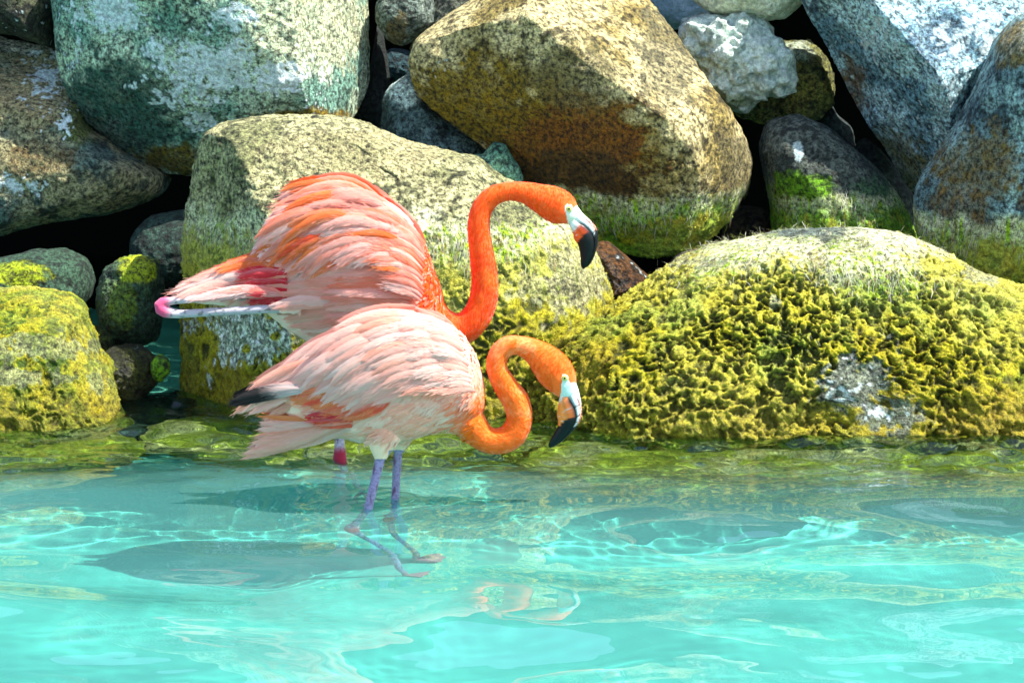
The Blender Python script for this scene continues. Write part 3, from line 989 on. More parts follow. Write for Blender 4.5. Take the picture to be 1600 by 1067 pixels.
def poly_at(pl, s):
    pl = np.asarray(pl, float)
    d = np.concatenate([[0], np.cumsum(np.linalg.norm(np.diff(pl, axis=0), axis=1))])
    d /= d[-1]
    return np.array([np.interp(s, d, pl[:, k]) for k in range(pl.shape[1])])


def bill_shell(edge, gape, w, n=64, seg=14, full=1.0):
    e, g = spline(edge, n), spline(gape, n)
    t = np.linspace(0, 1, n)
    a = np.linspace(0, math.pi, seg)
    V = g[:, None] + (e - g)[:, None] * (np.sin(a) ** full)[None, :, None]
    V[:, :, 1] += np.cos(a)[None, :] * w(t)[:, None]
    T = np.repeat(t[:, None], seg, 1).ravel()
    A = np.repeat(np.sin(a)[None], n, 0).ravel()
    V = V.reshape(-1, 3)
    i, j = np.meshgrid(np.arange(n - 1), np.arange(seg), indexing='ij')
    i, j = i.ravel(), j.ravel()
    q = np.stack([i * seg + j, i * seg + (j + 1) % seg, (i + 1) * seg + (j + 1) % seg, (i + 1) * seg + j], 1)
    return V, q, T, A


PAL = {
    'orange': (c(254, 118, 14), c(254, 150, 60)), 'red': (c(252, 70, 12), c(253, 104, 34)), 'white': (c(254, 240, 232), c(254, 222, 210)),
    'pink': (c(253, 172, 154), c(253, 200, 186)), 'coral': (c(254, 140, 96), c(254, 184, 152)), 'pale': (c(250, 214, 200), c(246, 226, 210)),
    'black': (c(14, 18, 22), c(30, 36, 40)), 'crimson': (c(226, 30, 60), c(240, 90, 100)), 'steel': (c(150, 190, 196), c(220, 226, 220)),
}


def make_bird(cfg):
    Y = cfg['Y']
    root = bpy.data.objects.new('flamingo', None)
    sc.collection.objects.link(root)
    root.location = cfg['base']
    root['label'] = cfg['label']
    root['category'] = 'flamingo'
    root['group'] = 'flamingos wading in front of the rocks'
    parts = [body_loft(cfg['body'], Y)]
    if 'tail' in cfg:
        parts.append(body_loft(cfg['tail'], Y, 24))
    parts.append(px_tube(cfg['neck'], Y, 90))
    for th in cfg['thighs']:
        parts.append(px_tube(th, Y, 20))
    for lg in cfg['legs']:
        parts.append(leg_tube(lg))
    for ft in cfg['feet']:
        parts += foot_parts(*ft)
    V, Q = fuse(parts, .0028)
    N = normals(V, Q)
    if (N * (V - V.mean(0))).sum() < 0:
        Q = Q[:, ::-1].copy()
        N = -N
    px, py = proj(V)
    col = np.clip(cfg['color'](V, px, py), 0, 1) ** 1.2
    # soft folds where the plumage lies in tracts
    body_w = cfg['plume_w'](px, py)
    st = np.stack([V[:, 0] * 9, V[:, 1] * 26, V[:, 2] * 26], 1)
    V = V + N * (.006 * body_w * fbm(st, 3))[:, None]
    V = V + N * ((1 - body_w) * (V[:, 2] > .06) * .0009 * fbm(V * 30, 2, .5))[:, None]
    body = mk('body', V, Q, M_BODY, root, col=col)
    bvh = BVHTree.FromPolygons([tuple(v) for v in V], [tuple(q) for q in Q.tolist()])
    camv = Vector((0, 0, CAM_H))

    def hit(x, y):
        p = at(x, y, 1.0) - np.array([0, 0, CAM_H])
        h = bvh.ray_cast(camv, Vector(p).normalized())
        return h

    # --- wings and feathers
    rg = np.random.RandomState(cfg['seed'])
    wings = {}
    for sgn in (1, -1):
        # the shoulder shell under the feathers
        wp = []
        for (tx, ty, bx, by, off) in cfg['wing_shell']:
            wp.append([*at(tx, ty, Y), *at(bx, by, Y), off])
        A = np.array(wp)
        n, seg = len(A), 12
        VV = []
        for r in A:
            for k in range(seg + 1):
                u = k / seg
                p = r[:3] * (1 - u) + r[3:6] * u
                b = math.sin(u * math.pi) ** .6
                p = p + np.array([0, -(r[6] * (.35 + .65 * b)), 0])
                VV.append(p)
        VV = np.array(VV)
        if sgn < 0:
            VV[:, 1] = 2 * Y - VV[:, 1]
        i, j = np.meshgrid(np.arange(n - 1), np.arange(seg), indexing='ij')
        i, j = i.ravel(), j.ravel()
        q = np.stack([i * (seg + 1) + j, i * (seg + 1) + j + 1, (i + 1) * (seg + 1) + j + 1, (i + 1) * (seg + 1) + j], 1)
        wx, wy = proj(VV)
        wings[sgn] = mk('wing', VV, q, M_PLUME, root, col=cfg['color'](VV, wx, wy))
    count = 0
    BARBS = []
    for row in cfg['feathers']:
        roots, tips, nf, w_px, bow, kinds, lift, tipcol = row
        nf = int(nf * 1.35)
        for k in range(nf):
            s = (k + rg.uniform(-.25, .25)) / max(nf - 1, 1)
            s = min(max(s, 0), 1)
            rx, ry = poly_at(roots, s) + rg.normal(0, 1.5, 2)
            tx, ty = poly_at(tips, s) + rg.normal(0, 2.2, 2)
            mx_, my_ = (rx + tx) / 2, (ry + ty) / 2
            hr, hm, ht = hit(rx, ry), hit(mx_, my_), hit(tx, ty)
            yr = hr[0].y if hr[0] else Y - .03
            ym = hm[0].y if hm[0] else (yr + Y - .02) / 2
            yt = ht[0].y if ht[0] and ht[0].y < Y + .02 else (min(ym, Y) * .6 + (Y - .02) * .4)
            lr = lift + rg.uniform(0, .004)
            ys = (yr - lr, ym - lr - .008, yt - lr - .008)
            tt = np.linspace(0, 1, 9)
            a, b, d = ys[0], ys[1], ys[2]
            yy = a * (1 - tt) * (1 - 2 * tt) + 4 * b * tt * (1 - tt) + d * tt * (2 * tt - 1)
            L2 = math.hypot(tx - rx, ty - ry)
            ux, uy = (tx - rx) / L2, (ty - ry) / L2
            bw = bow * L2 * (1 + rg.normal(0, .15))
            prof = 4 * tt * (1 - tt) * (1 - .35 * (tt - .5))
            cx = rx + (tx - rx) * tt + uy * bw * prof * (-1)
            cy = ry + (ty - ry) * tt + ux * bw * prof
            Cc = np.array([at(x_, y_, y3) for x_, y_, y3 in zip(cx, cy, yy)])
            T = np.gradient(Cc, axis=0)
            T /= np.linalg.norm(T, axis=1)[:, None]
            nm = np.array(hm[1]) if hm[0] else np.array([0, -1., 0])
            if nm[1] > 0:
                nm = -nm
            nn = nm * .45 + np.array([0, -1, .15]) * .55 + rg.normal(0, .10, 3)
            nn /= np.linalg.norm(nn)
            Lt = np.cross(T, nn)
            Lt /= np.linalg.norm(Lt, axis=1)[:, None]
            Nn = np.cross(Lt, T)
            W = w_px * Y / F * rg.uniform(.8, 1.15) * .5
            wp_ = W * np.minimum(1, .35 + 1.5 * tt) * np.sqrt(np.clip(1 - (np.clip(tt - .42, 0, 1) / .585) ** 2.0, .0, 1))
            us = np.array([-1, -.5, 0, .5, 1])
            G = Cc[:, None] + Lt[:, None] * (us[None, :, None] * wp_[:, None, None]) - Nn[:, None] * ((us ** 2)[None, :, None] * wp_[:, None, None] * .28) + Nn[:, None] * (np.array([0, 0, .03, 0, 0])[None, :, None] * wp_[:, None, None])
            G[-1, :, :] += T[-1] * rg.normal(0, .002, (5, 1))
            G[-2, :, :] += T[-1] * np.array([[-.003], [0], [.001], [0], [-.003]])
            VV = G.reshape(-1, 3)
            kind = kinds[rg.choice(len(kinds))]
            ca, cb = PAL[kind]
            T2 = np.repeat(tt, 5)
            U2 = np.tile(us, 9)
            edge = np.abs(U2)
            f_ = np.clip(.35 + .5 * edge * (1 if rg.rand() > .5 else -1) + .35 * (T2 - .5) + rg.normal(0, .25), 0, 1)
            cl = mix(ca, cb, f_)
            cl = mix(cl, PAL['white'][0], np.clip(rg.uniform(-.2, .45) * ss(U2 * (1 if rg.rand() > .5 else -1), .1, .9), 0, 1))
            cl = mix(cl, cfg['soft_col'], cfg['soft'] * rg.uniform(.5, 1.3) * (.2 if kind in ('orange', 'red', 'crimson') else 1))
            bx_, by_ = proj(VV)
            cl = mix(cl, np.clip(cfg['color'](VV, bx_, by_), 0, 1), cfg['blend'] * {'crimson': 0, 'steel': 0, 'orange': .5, 'red': .4}.get(kind, 1))
            if tipcol:
                cl = mix(cl, PAL[tipcol][0], ss(T2 + rg.uniform(-.08, .08), .28, .6) * .97)
            cl = np.clip(cl * rg.uniform(.93, 1.04), 0, .95) ** cfg['power']
            i, j = np.meshgrid(np.arange(8), np.arange(4), indexing='ij')
            i, j = i.ravel(), j.ravel()
            q = np.stack([i * 5 + j, i * 5 + j + 1, (i + 1) * 5 + j + 1, (i + 1) * 5 + j], 1)
            uv = np.stack([U2, T2], 1)
            mk('feather', VV, q, M_FEATHER, wings[1], col=cl, uv=uv)
            V2 = VV.copy()
            V2[:, 1] = 2 * Y - V2[:, 1]
            mk('feather', V2, q, M_FEATHER, wings[-1], col=cl, uv=uv)
            count += 1
            nb = cfg['barbs']
            bt = rg.uniform(.25, 1.0, nb)
            bu = rg.uniform(-1, 1, nb)
            fi = bt * 8
            i0 = np.minimum(fi.astype(int), 7)
            fr2 = (fi - i0)[:, None]
            cc_ = Cc[i0] * (1 - fr2) + Cc[i0 + 1] * fr2
            wv = np.interp(bt, tt, wp_)[:, None]
            Tb_, Lb_, Nb_ = T[i0], Lt[i0], Nn[i0]
            p0 = cc_ + Lb_ * bu[:, None] * wv * .95 - Nb_ * (bu[:, None] ** 2 * wv * .28) + Nb_ * .0006
            dv = Tb_ + Lb_ * (bu * rg.uniform(.1, .45, nb))[:, None] + Nb_ * rg.uniform(-.02, .10, nb)[:, None]
            ln = (rg.uniform(.010, .024, nb))[:, None]
            BARBS.append((p0, dv, Lb_, ln, np.repeat(mix(cl.reshape(9, 5, 3)[np.clip(np.round(fi).astype(int), 0, 8), np.clip(np.round((bu + 1) * 2).astype(int), 0, 4)], PAL['white'][1], rg.uniform(-.2, .24, nb).clip(0) * (not tipcol)), 1, 0)))
    # fine loose barbs along every vane
    bp, bd, bl, bn, bc = (np.concatenate([b[k] for b in BARBS]) for k in range(5))
    rows = []
    for t, ww in ((0, .5), (.5, 1), (1, .1)):
        p = bp + bd * bn * t
        rows += [p - bl * .0006 * ww, p + bl * .0006 * ww]
    VV = np.stack(rows, 1).reshape(-1, 3)
    i = np.arange(len(bp))[:, None] * 6
    q = np.concatenate([i + np.array([[a, a + 1, a + 3, a + 2]]) for a in (0, 2)])
    for sgn in (1, -1):
        V2 = VV.copy()
        if sgn < 0:
            V2[:, 1] = 2 * Y - V2[:, 1]
        mk('feather_barbs', V2, q, M_PLUME, wings[sgn], col=np.repeat(np.clip(bc, 0, .95), 6, 0), kind='stuff')
    # --- contour feathers: soft small blades following the tract direction
    area = np.linalg.norm(V[Q[:, 2]] - V[Q[:, 0]], axis=1)
    for (cnt, sel, Lm, Wm, lay) in cfg['contour']:
        w = sel(px, py, V) 
        k = rg.choice(len(V), cnt, p=w / w.sum())
        Pk, Nk, Ck = V[k], N[k], col[k]
        dr = cfg['flow'](px[k], py[k])
        dr = dr + rg.normal(0, .14, dr.shape)
        dr = dr - Nk * (dr * Nk).sum(1)[:, None]
        dr /= np.linalg.norm(dr, axis=1)[:, None] + 1e-9
        sd = np.cross(dr, Nk)
        L = (Lm * rg.uniform(.6, 1.3, cnt))[:, None]
        wd_ = (Wm * rg.uniform(.6, 1.3, cnt))[:, None]
        rows = []
        for t, ww in ((0, .35), (.4, 1), (.75, .85), (1, .15)):
            p = Pk + dr * L * t + Nk * (lay * (.3 + 1.0 * t) + .0005) - Nk * 1.2 * L * L * t * t
            rows += [p - sd * wd_ * ww - Nk * wd_ * .25 * ww, p + Nk * wd_ * .1, p + sd * wd_ * ww - Nk * wd_ * .25 * ww]
        VV = np.stack(rows, 1).reshape(-1, 3)
        i = np.arange(cnt)[:, None] * 12
        q = np.concatenate([i + np.array([[a, a + 1, a + 4, a + 3]]) for a in (0, 1, 3, 4, 6, 7)])
        cc = Ck * (1 + rg.normal(0, .03, cnt))[:, None]
        wht = (rg.rand(cnt) < .3) * rg.uniform(0, .4, cnt) * (1 if Lm > .01 else .12)
        cc = mix(cc, PAL['white'][1], wht)
        cc = np.repeat(np.clip(cc, 0, .95), 12, 0)
        mk('plumage', VV, q, M_PLUME, root, col=cc, kind='stuff')
    # --- bill
    hy = Y + cfg.get('head_dy', 0)
    E = at([p[0] for p in cfg['ridge']], [p[1] for p in cfg['ridge']], hy)
    G = at([p[0] for p in cfg['gape']], [p[1] for p in cfg['gape']], hy)
    K = at([p[0] for p in cfg['keel']], [p[1] for p in cfg['keel']], hy)
    wu = lambda t: np.interp(t, [0, .15, .5, .8, 1], [.017, .016, .0125, .008, .0012])
    wl = lambda t: np.interp(t, [0, .2, .45, .8, 1], [.017, .0185, .0175, .009, .001])
    V1, q1, T1, A1 = bill_shell(E, G, wu, full=.7)
    V2, q2, T2, A2 = bill_shell(K, G, wl, full=.6)
    nz1, nz2 = noise(V1 * 260), noise(V2 * 320)
    c1 = mix(c(214, 226, 220), c(236, 150, 120), ss(T1 + .12 * nz1, cfg['bt'][0] - .12, cfg['bt'][0] + .1) * ss(A1, .2, .7))
    c1 = mix(c1, c(12, 16, 18), ss(T1 + .10 * nz1, cfg['bt'][1] - .03, cfg['bt'][1] + .03))
    c1 = mix(c1, c(26, 20, 22), ss(nz1 + .3 * A1, .25, .4) * ss(T1, .22, .34))
    sl_ = np.exp(-((T1 - .26) / .09) ** 2) * np.exp(-((A1 - .60) / .10) ** 2)
    c1 = mix(c1, c(90, 14, 20), ss(sl_, .35, .6))
    c1 = mix(c1, c(20, 18, 20), ss(A1, .22, .12) * ss(T1, .08, .2))
    mk('upper_bill', V1, q1, M_BILL, root, col=c1)
    c2 = mix(c(220, 232, 222), c(*cfg['bill_orange']), ss(T2 + .06 * nz2, cfg['lt'][0] - .03, cfg['lt'][0] + .05))
    c2 = mix(c2, c(228, 230, 220), ss(nz2, .3, .5) * .6 * ss(T2, .1, .3))
    c2 = mix(c2, c(10, 14, 16), ss(T2 + .05 * nz2 + .12 * (1 - A2), cfg['lt'][1] - .012, cfg['lt'][1] + .012))
    c2 = mix(c2, c(14, 14, 16), ss(A2, .30, .16) * ss(T2, .05, .2))
    
    mk('lower_bill', V2, q2, M_BILL, root, col=c2)
    # --- eyes
    ex, ey, er = cfg['eye']
    h = hit(ex, ey)
    hp = np.array(h[0]) if h[0] else at(ex, ey, hy - .03)
    r = er * Y / F
    D, Qs = cubesphere(12)
    for sgn in (1, -1):
        ce = hp.copy()
        ce[1] += .002
        V3 = D * np.array([r, r * .62, r]) + ce
        d_ = np.hypot(D[:, 0], D[:, 2])
        ecol = mix(c(222, 218, 90), c(232, 230, 170), ss(d_, .45, .62))
        ecol = mix(ecol, c(110, 96, 40), np.exp(-((d_ - .58) / .08) ** 2) * .9)
        ecol = mix(ecol, c(120, 90, 50), ss(d_, .88, .97))
        V4 = D * np.array([r * .30, r * .14, r * .30]) + ce + np.array([0, -r * .58, 0])
        if sgn < 0:
            V3[:, 1] = 2 * hy - V3[:, 1]
            V4[:, 1] = 2 * hy - V4[:, 1]
        eo = mk('eye', V3, Qs, M_EYE, root, col=ecol)
        mk('pupil', V4, Qs, M_EYE, eo, col=np.tile(c(10, 10, 10), (len(V4), 1)))
    return root


def nrm_flow(x, z, y=0.0):
    return lambda px, py: np.tile(np.array([x, y, z]) / math.hypot(x, z), (len(px), 1)).astype(float)


def facemask(px, py, poly):
    inside = np.zeros(len(px), bool)
    j = len(poly) - 1
    for i in range(len(poly)):
        xi, yi = poly[i]
        xj, yj = poly[j]
        cnd = ((yi > py) != (yj > py)) & (px < (xj - xi) * (py - yi) / (yj - yi + 1e-9) + xi)
        inside ^= cnd
        j = i
    return inside


def leg_color(V, px, py, base, joint):
    n = noise(V * np.array([60, 60, 160]))
    l = mix(c(*base), c(120, 50, 90), ss(noise(V * np.array([120, 120, 34]) + 7), .15, .5) * .7)
    l = mix(l, c(60, 40, 70), ss(np.abs(n), .25, .02) * .35)
    return mix(l, c(*joint), np.exp(-((V[:, 2] + .0) / .03) ** 2) * 0)


# the shorter, nearer, paler bird
YB = 7.52
jl, jr = refr(552, 822, .20), refr(613, 808, .20)
fl, fr_ = refr(646, 900, .68), refr(650, 874, .68)
wl_, wr_ = at(576, 792, 7.46), at(617.5, 778, 7.575)
tl, tr_ = at(594, 716, 7.47), at(622, 702, 7.57)
mid_l, mid_r = (jl * .5 + fl * .5), (jr * .5 + fr_ * .5)


def color_b(V, px, py):
    n1, n2 = fbm(V * np.array([14, 20, 24]), 3), fbm(V * np.array([30, 60, 60]) + 5, 3)
    col = mix(c(254, 184, 160), c(254, 208, 190), ss(n1, -.2, .4))
    col = mix(col, PAL['pink'][0], ss(n2 + .6 * ss(px, 640, 750), .1, .7) * .7)
    col = mix(col, PAL['coral'][0], ss(n2 + ss(px, 640, 745) * ss(py, 560, 660), .45, .95) * .8)
    neck = ss(px + .6 * (py - 640) + 10 * n1, 722, 752) * (py > 600) + (px > 757)
    neck = np.clip(neck, 0, 1)
    nc = mix(c(254, 128, 34), c(254, 162, 100), ss(fbm(V * 22, 3) + .6 * ss(py, 640, 540) * ss(px, 850, 800), .15, .6) * .8)
    nc = mix(nc, c(254, 116, 8), ss(px, 842, 880) * ss(py, 640, 600) * .8)
    col = mix(col, nc, neck)
    face = facemask(px + 1.0 * n2, py + .6 * n2, [(879, 585), (888, 588), (889, 597), (902, 598), (915, 600), (915, 660), (870, 660), (871, 632), (877, 612), (878, 598)])
    col = mix(col, c(206, 226, 216), face * 1.0)
    red = np.exp(-((px - 500) / 26) ** 2 - ((py - 655) / 9) ** 2)
    col = mix(col, c(240, 50, 30), ss(red + .3 * n2, .3, .6))
    z = V[:, 2]
    th = ss(py, 672, 700) * (px < 650) * (px > 570)
    col = mix(col, c(253, 212, 184), th)
    leg = (py > 717 - 14 * (px > 607)) & (px < 700) & (px > 520)
    leg |= z < .03
    lc = leg_color(V, px, py, (168, 150, 184), (200, 60, 90))
    j = np.minimum(np.linalg.norm(V - jl, axis=1), np.linalg.norm(V - jr, axis=1))
    lc = mix(lc, c(214, 70, 90), ss(j, .045, .02))
    lc = mix(lc, c(190, 120, 130), ss(-z, .61, .66))  # feet muted to paint in the haze of the water
    return mix(col, lc, leg * 1.0)


bird_b = dict(
    Y=YB, seed=3, soft=.66, soft_col=c(255, 192, 176), blend=.30, barbs=34, power=1.12, base=(float(fl[0] + fr_[0]) / 2, YB, -.70), color=color_b,
    label='paler pink flamingo in front, neck bent in an S close to the water',
    body=[(425, 606, 430, 632, .015), (450, 588, 462, 655, .045), (485, 558, 500, 672, .075), (530, 520, 545, 684, .10), (580, 497, 590, 694, .118), (630, 490, 635, 688, .122), (675, 496, 672, 676, .115), (712, 516, 702, 668, .10), (738, 546, 728, 662, .078), (752, 580, 748, 652, .05), (757, 604, 757, 640, .02)],
    tail=[(545, 640, 550, 682, .05), (490, 640, 500, 684, .04), (450, 652, 462, 690, .03), (420, 676, 430, 702, .016), (398, 696, 404, 710, .006)],
    neck=[(690, 622, 46, 0, .9), (715, 642, 34, 0, .9), (736, 662, 25), (752, 681, 21.5), (773, 689, 20.5), (798, 682, 21), (811, 658, 20.5), (807, 629, 21), (790, 603, 18.5), (777, 578, 16.5), (779, 555, 16), (793, 541, 15.5), (812, 540, 15), (834, 549, 20, 0, .85), (855, 567, 27, 0, .72), (872, 588, 28, 0, .66), (883, 606, 20, 0, .7), (889, 618, 13, 0, .8)],
    thighs=[[(602, 655, 40, -.03), (597, 690, 24, -.045), (594, 717, 9.5, -.05)], [(628, 655, 34, .03), (624, 685, 20, .045), (622, 705, 8.8, .05)]],
    legs=[[(*tl, .0135), (*(tl * .5 + wl_ * .5), .0125), (*wl_, .0125), (*(wl_ * .4 + jl * .6), .013), (*jl, .021), (*(jl * .85 + fl * .15), .013), (*mid_l, .0105), (*(fl + np.array([0, 0, .03])), .0105), (*fl, .010)],
          [(*tr_, .0125), (*(tr_ * .5 + wr_ * .5), .0115), (*wr_, .0115), (*(wr_ * .4 + jr * .6), .012), (*jr, .020), (*(jr * .85 + fr_ * .15), .012), (*mid_r, .0105), (*(fr_ + np.array([0, 0, .03])), .0105), (*fr_, .010)]],
    feet=[(fl, -.2), (fr_, .1)],
    plume_w=lambda px, py: (px < 740) * (py < 690) * 1.0,
    wing_shell=[(440, 592, 452, 622, .02), (490, 548, 500, 645, .085), (560, 500, 560, 648, .125), (640, 490, 640, 630, .13), (700, 512, 700, 610, .115), (735, 548, 735, 600, .07)],
    feathers=[
        ([(520, 655), (545, 672)], [(400, 650), (404, 668), (392, 700), (378, 716), (400, 708), (440, 696)], 11, 17, -.03, ('coral', 'white', 'pink', 'orange'), .0, None),
        ([(556, 650), (550, 668)], [(484, 650), (500, 668)], 5, 12, .03, ('crimson', 'red'), .006, None),
        ([(455, 612), (480, 625)], [(366, 643), (404, 647), (409, 658)], 4, 15, .04, ('coral', 'pale'), .0, None),
        ([(470, 600), (486, 622)], [(360, 628), (358, 636), (392, 628)], 8, 15, .04, ('steel', 'steel'), .010, 'black'),
        ([(500, 560), (520, 606)], [(392, 606), (402, 622)], 6, 16, .03, ('steel', 'coral', 'white'), .010, None),
        ([(540, 590), (620, 620)], [(432, 612), (470, 630), (510, 648), (553, 655)], 12, 20, -.06, ('orange', 'orange', 'red'), .007, None),
        ([(548, 515), (640, 606)], [(420, 596), (446, 604), (476, 612), (508, 632), (545, 645)], 13, 22, .05, ('white', 'white', 'pink', 'white'), .010, None),
        ([(600, 496), (672, 610)], [(476, 556), (500, 590), (540, 615), (590, 632)], 12, 21, .07, ('white', 'pink', 'white', 'pale'), .014, None),
        ([(648, 488), (702, 608)], [(528, 512), (560, 560), (590, 596), (630, 618)], 12, 19, .08, ('white', 'pink', 'pink', 'coral', 'white'), .018, None),
        ([(690, 500), (728, 610)], [(580, 496), (610, 540), (640, 580), (670, 610)], 12, 17, .08, ('white', 'pink', 'white', 'coral'), .020, None),
        ([(716, 524), (742, 612)], [(636, 494), (660, 530), (680, 570), (700, 612)], 11, 15, .08, ('pink', 'white', 'pale'), .018, None),
    ],
    flow=lambda px, py: np.stack([-1 + 0 * px, 0 * px, -.55 + 0 * px], 1) * (px < 745)[:, None] + np.stack([-np.sin((py - 600) / 60), 0 * px, .6 + 0 * px], 1) * (px >= 745)[:, None],
    contour=[(6500, lambda px, py, V: (px < 745) * (py < 690) * (px > 480) * 1.0, .024, .0036, .0014),
             (900, lambda px, py, V: (px < 720) * (py > 600) * (py < 690) * (px > 520) * 1.0, .036, .004, .0016),
             (7000, lambda px, py, V: (px > 735) * 1.0 * (py < 715) * ~facemask(px, py, [(866, 590), (876, 582), (889, 584), (925, 596), (925, 670), (862, 650)]), .009, .0010, .0004)],
    ridge=[(897, 592), (903, 606), (906, 618), (908.5, 630), (909.5, 641), (909, 651), (905, 661), (898, 670), (888, 680), (877, 690), (866, 697), (859, 699.5)],
    gape=[(880, 604), (884, 614), (890, 625), (896, 635), (899, 644), (899.5, 653), (896, 663), (889, 673), (880, 683), (871, 692), (859, 699.5)],
    keel=[(874, 622), (871, 640), (870, 650), (872, 657), (871, 666), (867, 674), (862, 683), (858, 691), (857, 696), (859, 699.5)],
    bt=(.30, .54), lt=(.08, .53), bill_orange=(250, 140, 60), eye=(882.3, 590.3, 6.2))

# the taller, redder bird behind
YA = 8.08
wa = at(531, 716, 8.08)
ta = at(532, 600, 8.08)
ja = wa + np.array([0, 0, -.015])
fa = refr(574, 786, .59)


def color_a(V, px, py):
    n1, n2 = fbm(V * np.array([14, 20, 24]) + 3, 3), fbm(V * np.array([26, 60, 60]) + 9, 3)
    col = mix(PAL['pink'][0], PAL['white'][0], ss(n1, -.25, .35) * .6)
    col = mix(col, PAL['coral'][0], ss(n2 + .5 * ss(px, 520, 660), .1, .5) * .8)
    col = mix(col, c(252, 96, 26), ss(n2 * .8 + 1.2 * ss(px + .4 * (py - 420), 600, 700), .45, 1.0))
    col = mix(col, PAL['pale'][0], ss(px, 560, 440) * ss(py, 440, 500) * .8)
    nk = np.clip((px > 690) + ss(px + .8 * (py - 480), 660, 700) * (py > 440), 0, 1)
    nc = mix(c(253, 92, 6), c(254, 116, 34), ss(fbm(V * 20, 3), -.2, .4) * .9)
    nc = mix(nc, c(254, 112, 20), ss(py, 420, 320) * .7)
    col = mix(col, nc, nk)
    face = facemask(px + .8 * n2, py + .6 * n2, [(882, 323), (886, 319), (893, 320), (896, 326), (903, 320), (925, 330), (925, 380), (893, 370), (888, 352), (885, 338)])
    col = mix(col, c(222, 228, 208), face * 1.0)
    red = np.maximum(np.exp(-((px - 392) / 26) ** 2 - ((py - 440) / 24) ** 2), np.exp(-((px - 412) / 26) ** 2 - ((py - 462) / 15) ** 2))
    col = mix(col, c(232, 34, 62), ss(red + .25 * n2, .3, .75))
    col = mix(col, PAL['pale'][0], ss(px, 375, 340) * (px > 200))
    z = V[:, 2]
    leg = (z < .12) & (px < 600)
    lc = leg_color(V, px, py, (196, 180, 196), (190, 40, 80))
    lc = mix(lc, c(176, 30, 70), ss(z, .05, .02) * ss(z, -.05, -.01))
    tk = (py > 456) & (px < 436) & (V[:, 1] < YA - .048)
    lc2 = mix(c(190, 180, 184), c(90, 90, 70), ss(noise(V * 80), .25, .5) * .6)
    lc2 = mix(lc2, c(226, 90, 130), ss(px, 272, 254))
    col = mix(col, lc2, tk * 1.0)
    return mix(col, lc, leg * 1.0)


def w3(px, py, dy):
    return at(px, py, YA + dy)


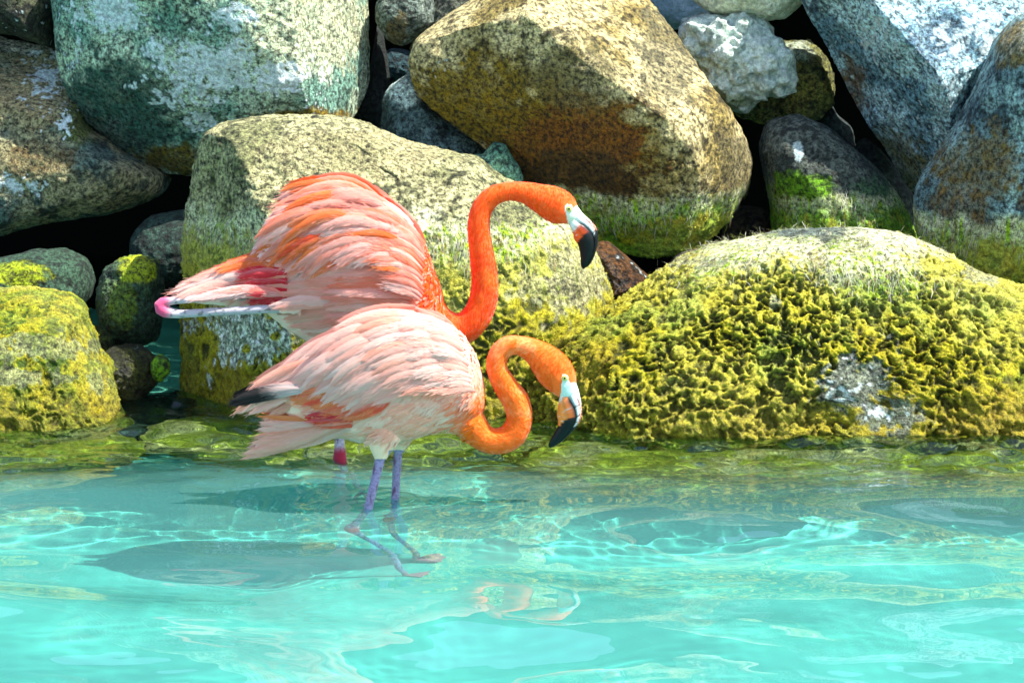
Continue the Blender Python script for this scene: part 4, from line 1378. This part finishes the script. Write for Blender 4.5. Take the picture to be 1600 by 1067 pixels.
bird_a = dict(
    Y=YA, seed=8, soft=.45, soft_col=c(255, 136, 104), blend=.30, barbs=46, power=1.22, base=(float(fa[0]), YA, -.60), color=color_a,
    label='taller orange red flamingo behind, neck held high and one leg folded up behind it',
    body=[(392, 405, 405, 480, .03), (420, 352, 430, 500, .07), (455, 330, 455, 518, .09), (500, 312, 500, 540, .11), (550, 308, 550, 556, .125), (600, 324, 600, 566, .13), (640, 350, 645, 562, .12), (665, 388, 672, 552, .10), (678, 430, 690, 536, .07), (684, 468, 700, 520, .035)],
    tail=[(440, 400, 446, 492, .06), (400, 402, 405, 484, .045), (350, 424, 352, 478, .03), (305, 444, 308, 474, .014), (282, 454, 284, 470, .005)],
    neck=[(640, 480, 66, 0, .9), (672, 504, 42, 0, .9), (702, 514, 28), (728, 511, 24.5), (748, 488, 22.5), (757, 456, 21.5), (756, 420, 20), (751, 385, 18.2), (748, 352, 17), (754, 325, 16), (771, 306, 15.3), (795, 299, 14.5), (820, 301, 16.5), (842, 309, 22, 0, .8), (862, 318, 27, 0, .68), (879, 327, 26, 0, .66), (891, 336, 18, 0, .75), (898, 343, 12, 0, .8)],
    thighs=[[(545, 520, 50, .02), (536, 580, 26, .02), (532, 640, 9, .0)]],
    legs=[[(*ta, .015), (*(ta * .5 + wa * .5), .0145), (*(wa + np.array([0, 0, .05])), .0145), (*(wa + np.array([0, 0, .015])), .018), (*ja, .021), (*(ja * .9 + fa * .1), .014), (*(ja * .5 + fa * .5), .0115), (*(fa + np.array([0, 0, .03])), .011), (*fa, .010)],
          [(*w3(470, 482, -.09), .0125), (*w3(420, 483, -.085), .0125), (*w3(340, 487, -.078), .012), (*w3(285, 490, -.072), .0125), (*w3(262, 488, -.070), .0165), (*w3(250, 481, -.070), .0185), (*w3(253, 473, -.070), .015), (*w3(272, 470, -.070), .0115), (*w3(320, 466, -.07), .0105), (*w3(365, 462, -.072), .0095), (*w3(440, 458, -.06), .009)]],
    feet=[(fa, .0)],
    plume_w=lambda px, py: (px < 690) * (py < 560) * (px > 300) * ((py < 452) | (px > 440)) * 1.0,
    wing_shell=[(412, 350, 412, 402, .05), (440, 312, 440, 420, .085), (490, 298, 490, 432, .115), (550, 302, 550, 440, .135), (610, 328, 610, 450, .135), (655, 372, 655, 450, .10)],
    feathers=[
        ([(420, 410), (440, 465)], [(300, 438), (272, 456), (262, 464), (285, 470), (330, 466)], 10, 17, .04, ('white', 'pale', 'pink', 'orange', 'white'), .0, None),
        ([(446, 424), (450, 472)], [(372, 425), (384, 446), (392, 472)], 9, 15, .03, ('crimson', 'crimson', 'pink'), .014, None),
        ([(430, 400), (425, 425)], [(338, 420), (345, 428)], 4, 14, .06, ('orange', 'coral', 'white'), .006, None),
        ([(560, 318), (555, 410)], [(446, 288), (438, 300), (420, 340), (402, 372), (398, 398), (412, 412), (440, 426), (470, 436), (492, 430)], 20, 19, .16, ('orange', 'pink', 'coral', 'coral', 'white', 'orange'), .006, None),
        ([(600, 322), (585, 412)], [(462, 292), (445, 330), (426, 365), (428, 400), (456, 425), (486, 428), (516, 424)], 18, 16, .18, ('orange', 'red', 'orange', 'pink', 'coral'), .014, None),
        ([(625, 338), (615, 412)], [(500, 296), (480, 330), (470, 366), (490, 400), (525, 415), (556, 416)], 16, 16, .16, ('pink', 'white', 'orange', 'coral', 'white'), .020, None),
        ([(645, 352), (640, 430)], [(545, 302), (530, 340), (540, 375), (560, 400), (585, 420)], 15, 15, .12, ('pink', 'white', 'coral', 'orange'), .022, None),
        ([(662, 385), (660, 470)], [(600, 340), (585, 380), (590, 420), (600, 450)], 13, 14, .10, ('coral', 'pink', 'white'), .020, None),
        ([(600, 420), (600, 520)], [(480, 428), (430, 455), (418, 480), (440, 500), (480, 522)], 14, 24, .05, ('pale', 'pink', 'white', 'pale'), .004, None),
        ([(650, 430), (650, 530)], [(540, 425), (500, 460), (510, 500), (545, 530)], 13, 22, .05, ('pink', 'coral', 'pale', 'pink'), .008, None),
    ],
    flow=lambda px, py: np.stack([-1 + 0 * px, 0 * px, -.35 + 0 * px], 1) * (px < 690)[:, None] + np.stack([-.15 + 0 * px, 0 * px, -1 + 0 * px], 1) * (px >= 690)[:, None],
    contour=[(6500, lambda px, py, V: (px < 695) * (py < 560) * (px > 460) * 1.0, .024, .0036, .0014),
             (700, lambda px, py, V: (px < 440) * (px > 350) * (py < 474) * (V[:, 1] > YA - .066) * 1.0, .034, .005, .005),
             (7000, lambda px, py, V: (px > 690) * (py < 560) * ~facemask(px, py, [(874, 322), (884, 312), (925, 310), (925, 390), (880, 366)]) * 1.0, .009, .0010, .0004)],
    ridge=[(898, 317), (905, 326), (911, 334), (919, 341), (926, 348), (932, 356), (935, 366), (934.5, 378), (932, 390), (928, 402), (921, 414), (911, 421)],
    gape=[(893, 340), (904, 348), (912, 352), (919, 358), (924, 364), (927, 372), (928, 381), (927, 391), (924, 401), (919, 411), (911, 421)],
    keel=[(889, 352), (895, 364), (896, 371), (899, 377), (903, 382), (905, 390), (907, 400), (907, 408), (908, 416), (911, 421)],
    bt=(.26, .40), lt=(.14, .42), bill_orange=(252, 92, 26), eye=(889, 326.3, 6.0))

make_bird(bird_a)
make_bird(bird_b)
for o in list(sc.objects):
    if o.type == 'MESH' and o.name.startswith('body'):
        o.cycles.is_caustics_receiver = True

# ------------------------------------------------------------------ the water surface
RINGS += [(wa[0], wa[1], .0011), (wl_[0], wl_[1], .0009), (wr_[0], wr_[1], .0009)]
X, Y, Q = grid(axis(-2.1, 2.1, .0105, -120, 120), axis(5.3, 9.9, .0105, -120, 13))
fade = ss(np.abs(X), 6, 2.6) * ss(Y, 2.5, 4.8)
P = np.stack([X, Y, water_height(X, Y) * (.25 + .75 * fade)], 1)
px, py = proj(P)
# suspended silt: greener and darker close to the rocks, pale turquoise over the open sand
shore = ss(Y + .18 * noise(P * 1.3 + 8), 7.6, 8.15)
tint = mix(np.array([.40, .93, .87]), np.array([.74, .95, .78]), shore)
w_ob = mk('water', P, Q, M_WATER, col={'Col': tint, 'Mask': .93 + .07 * shore}, kind='structure')
w_ob.cycles.is_caustics_caster = True
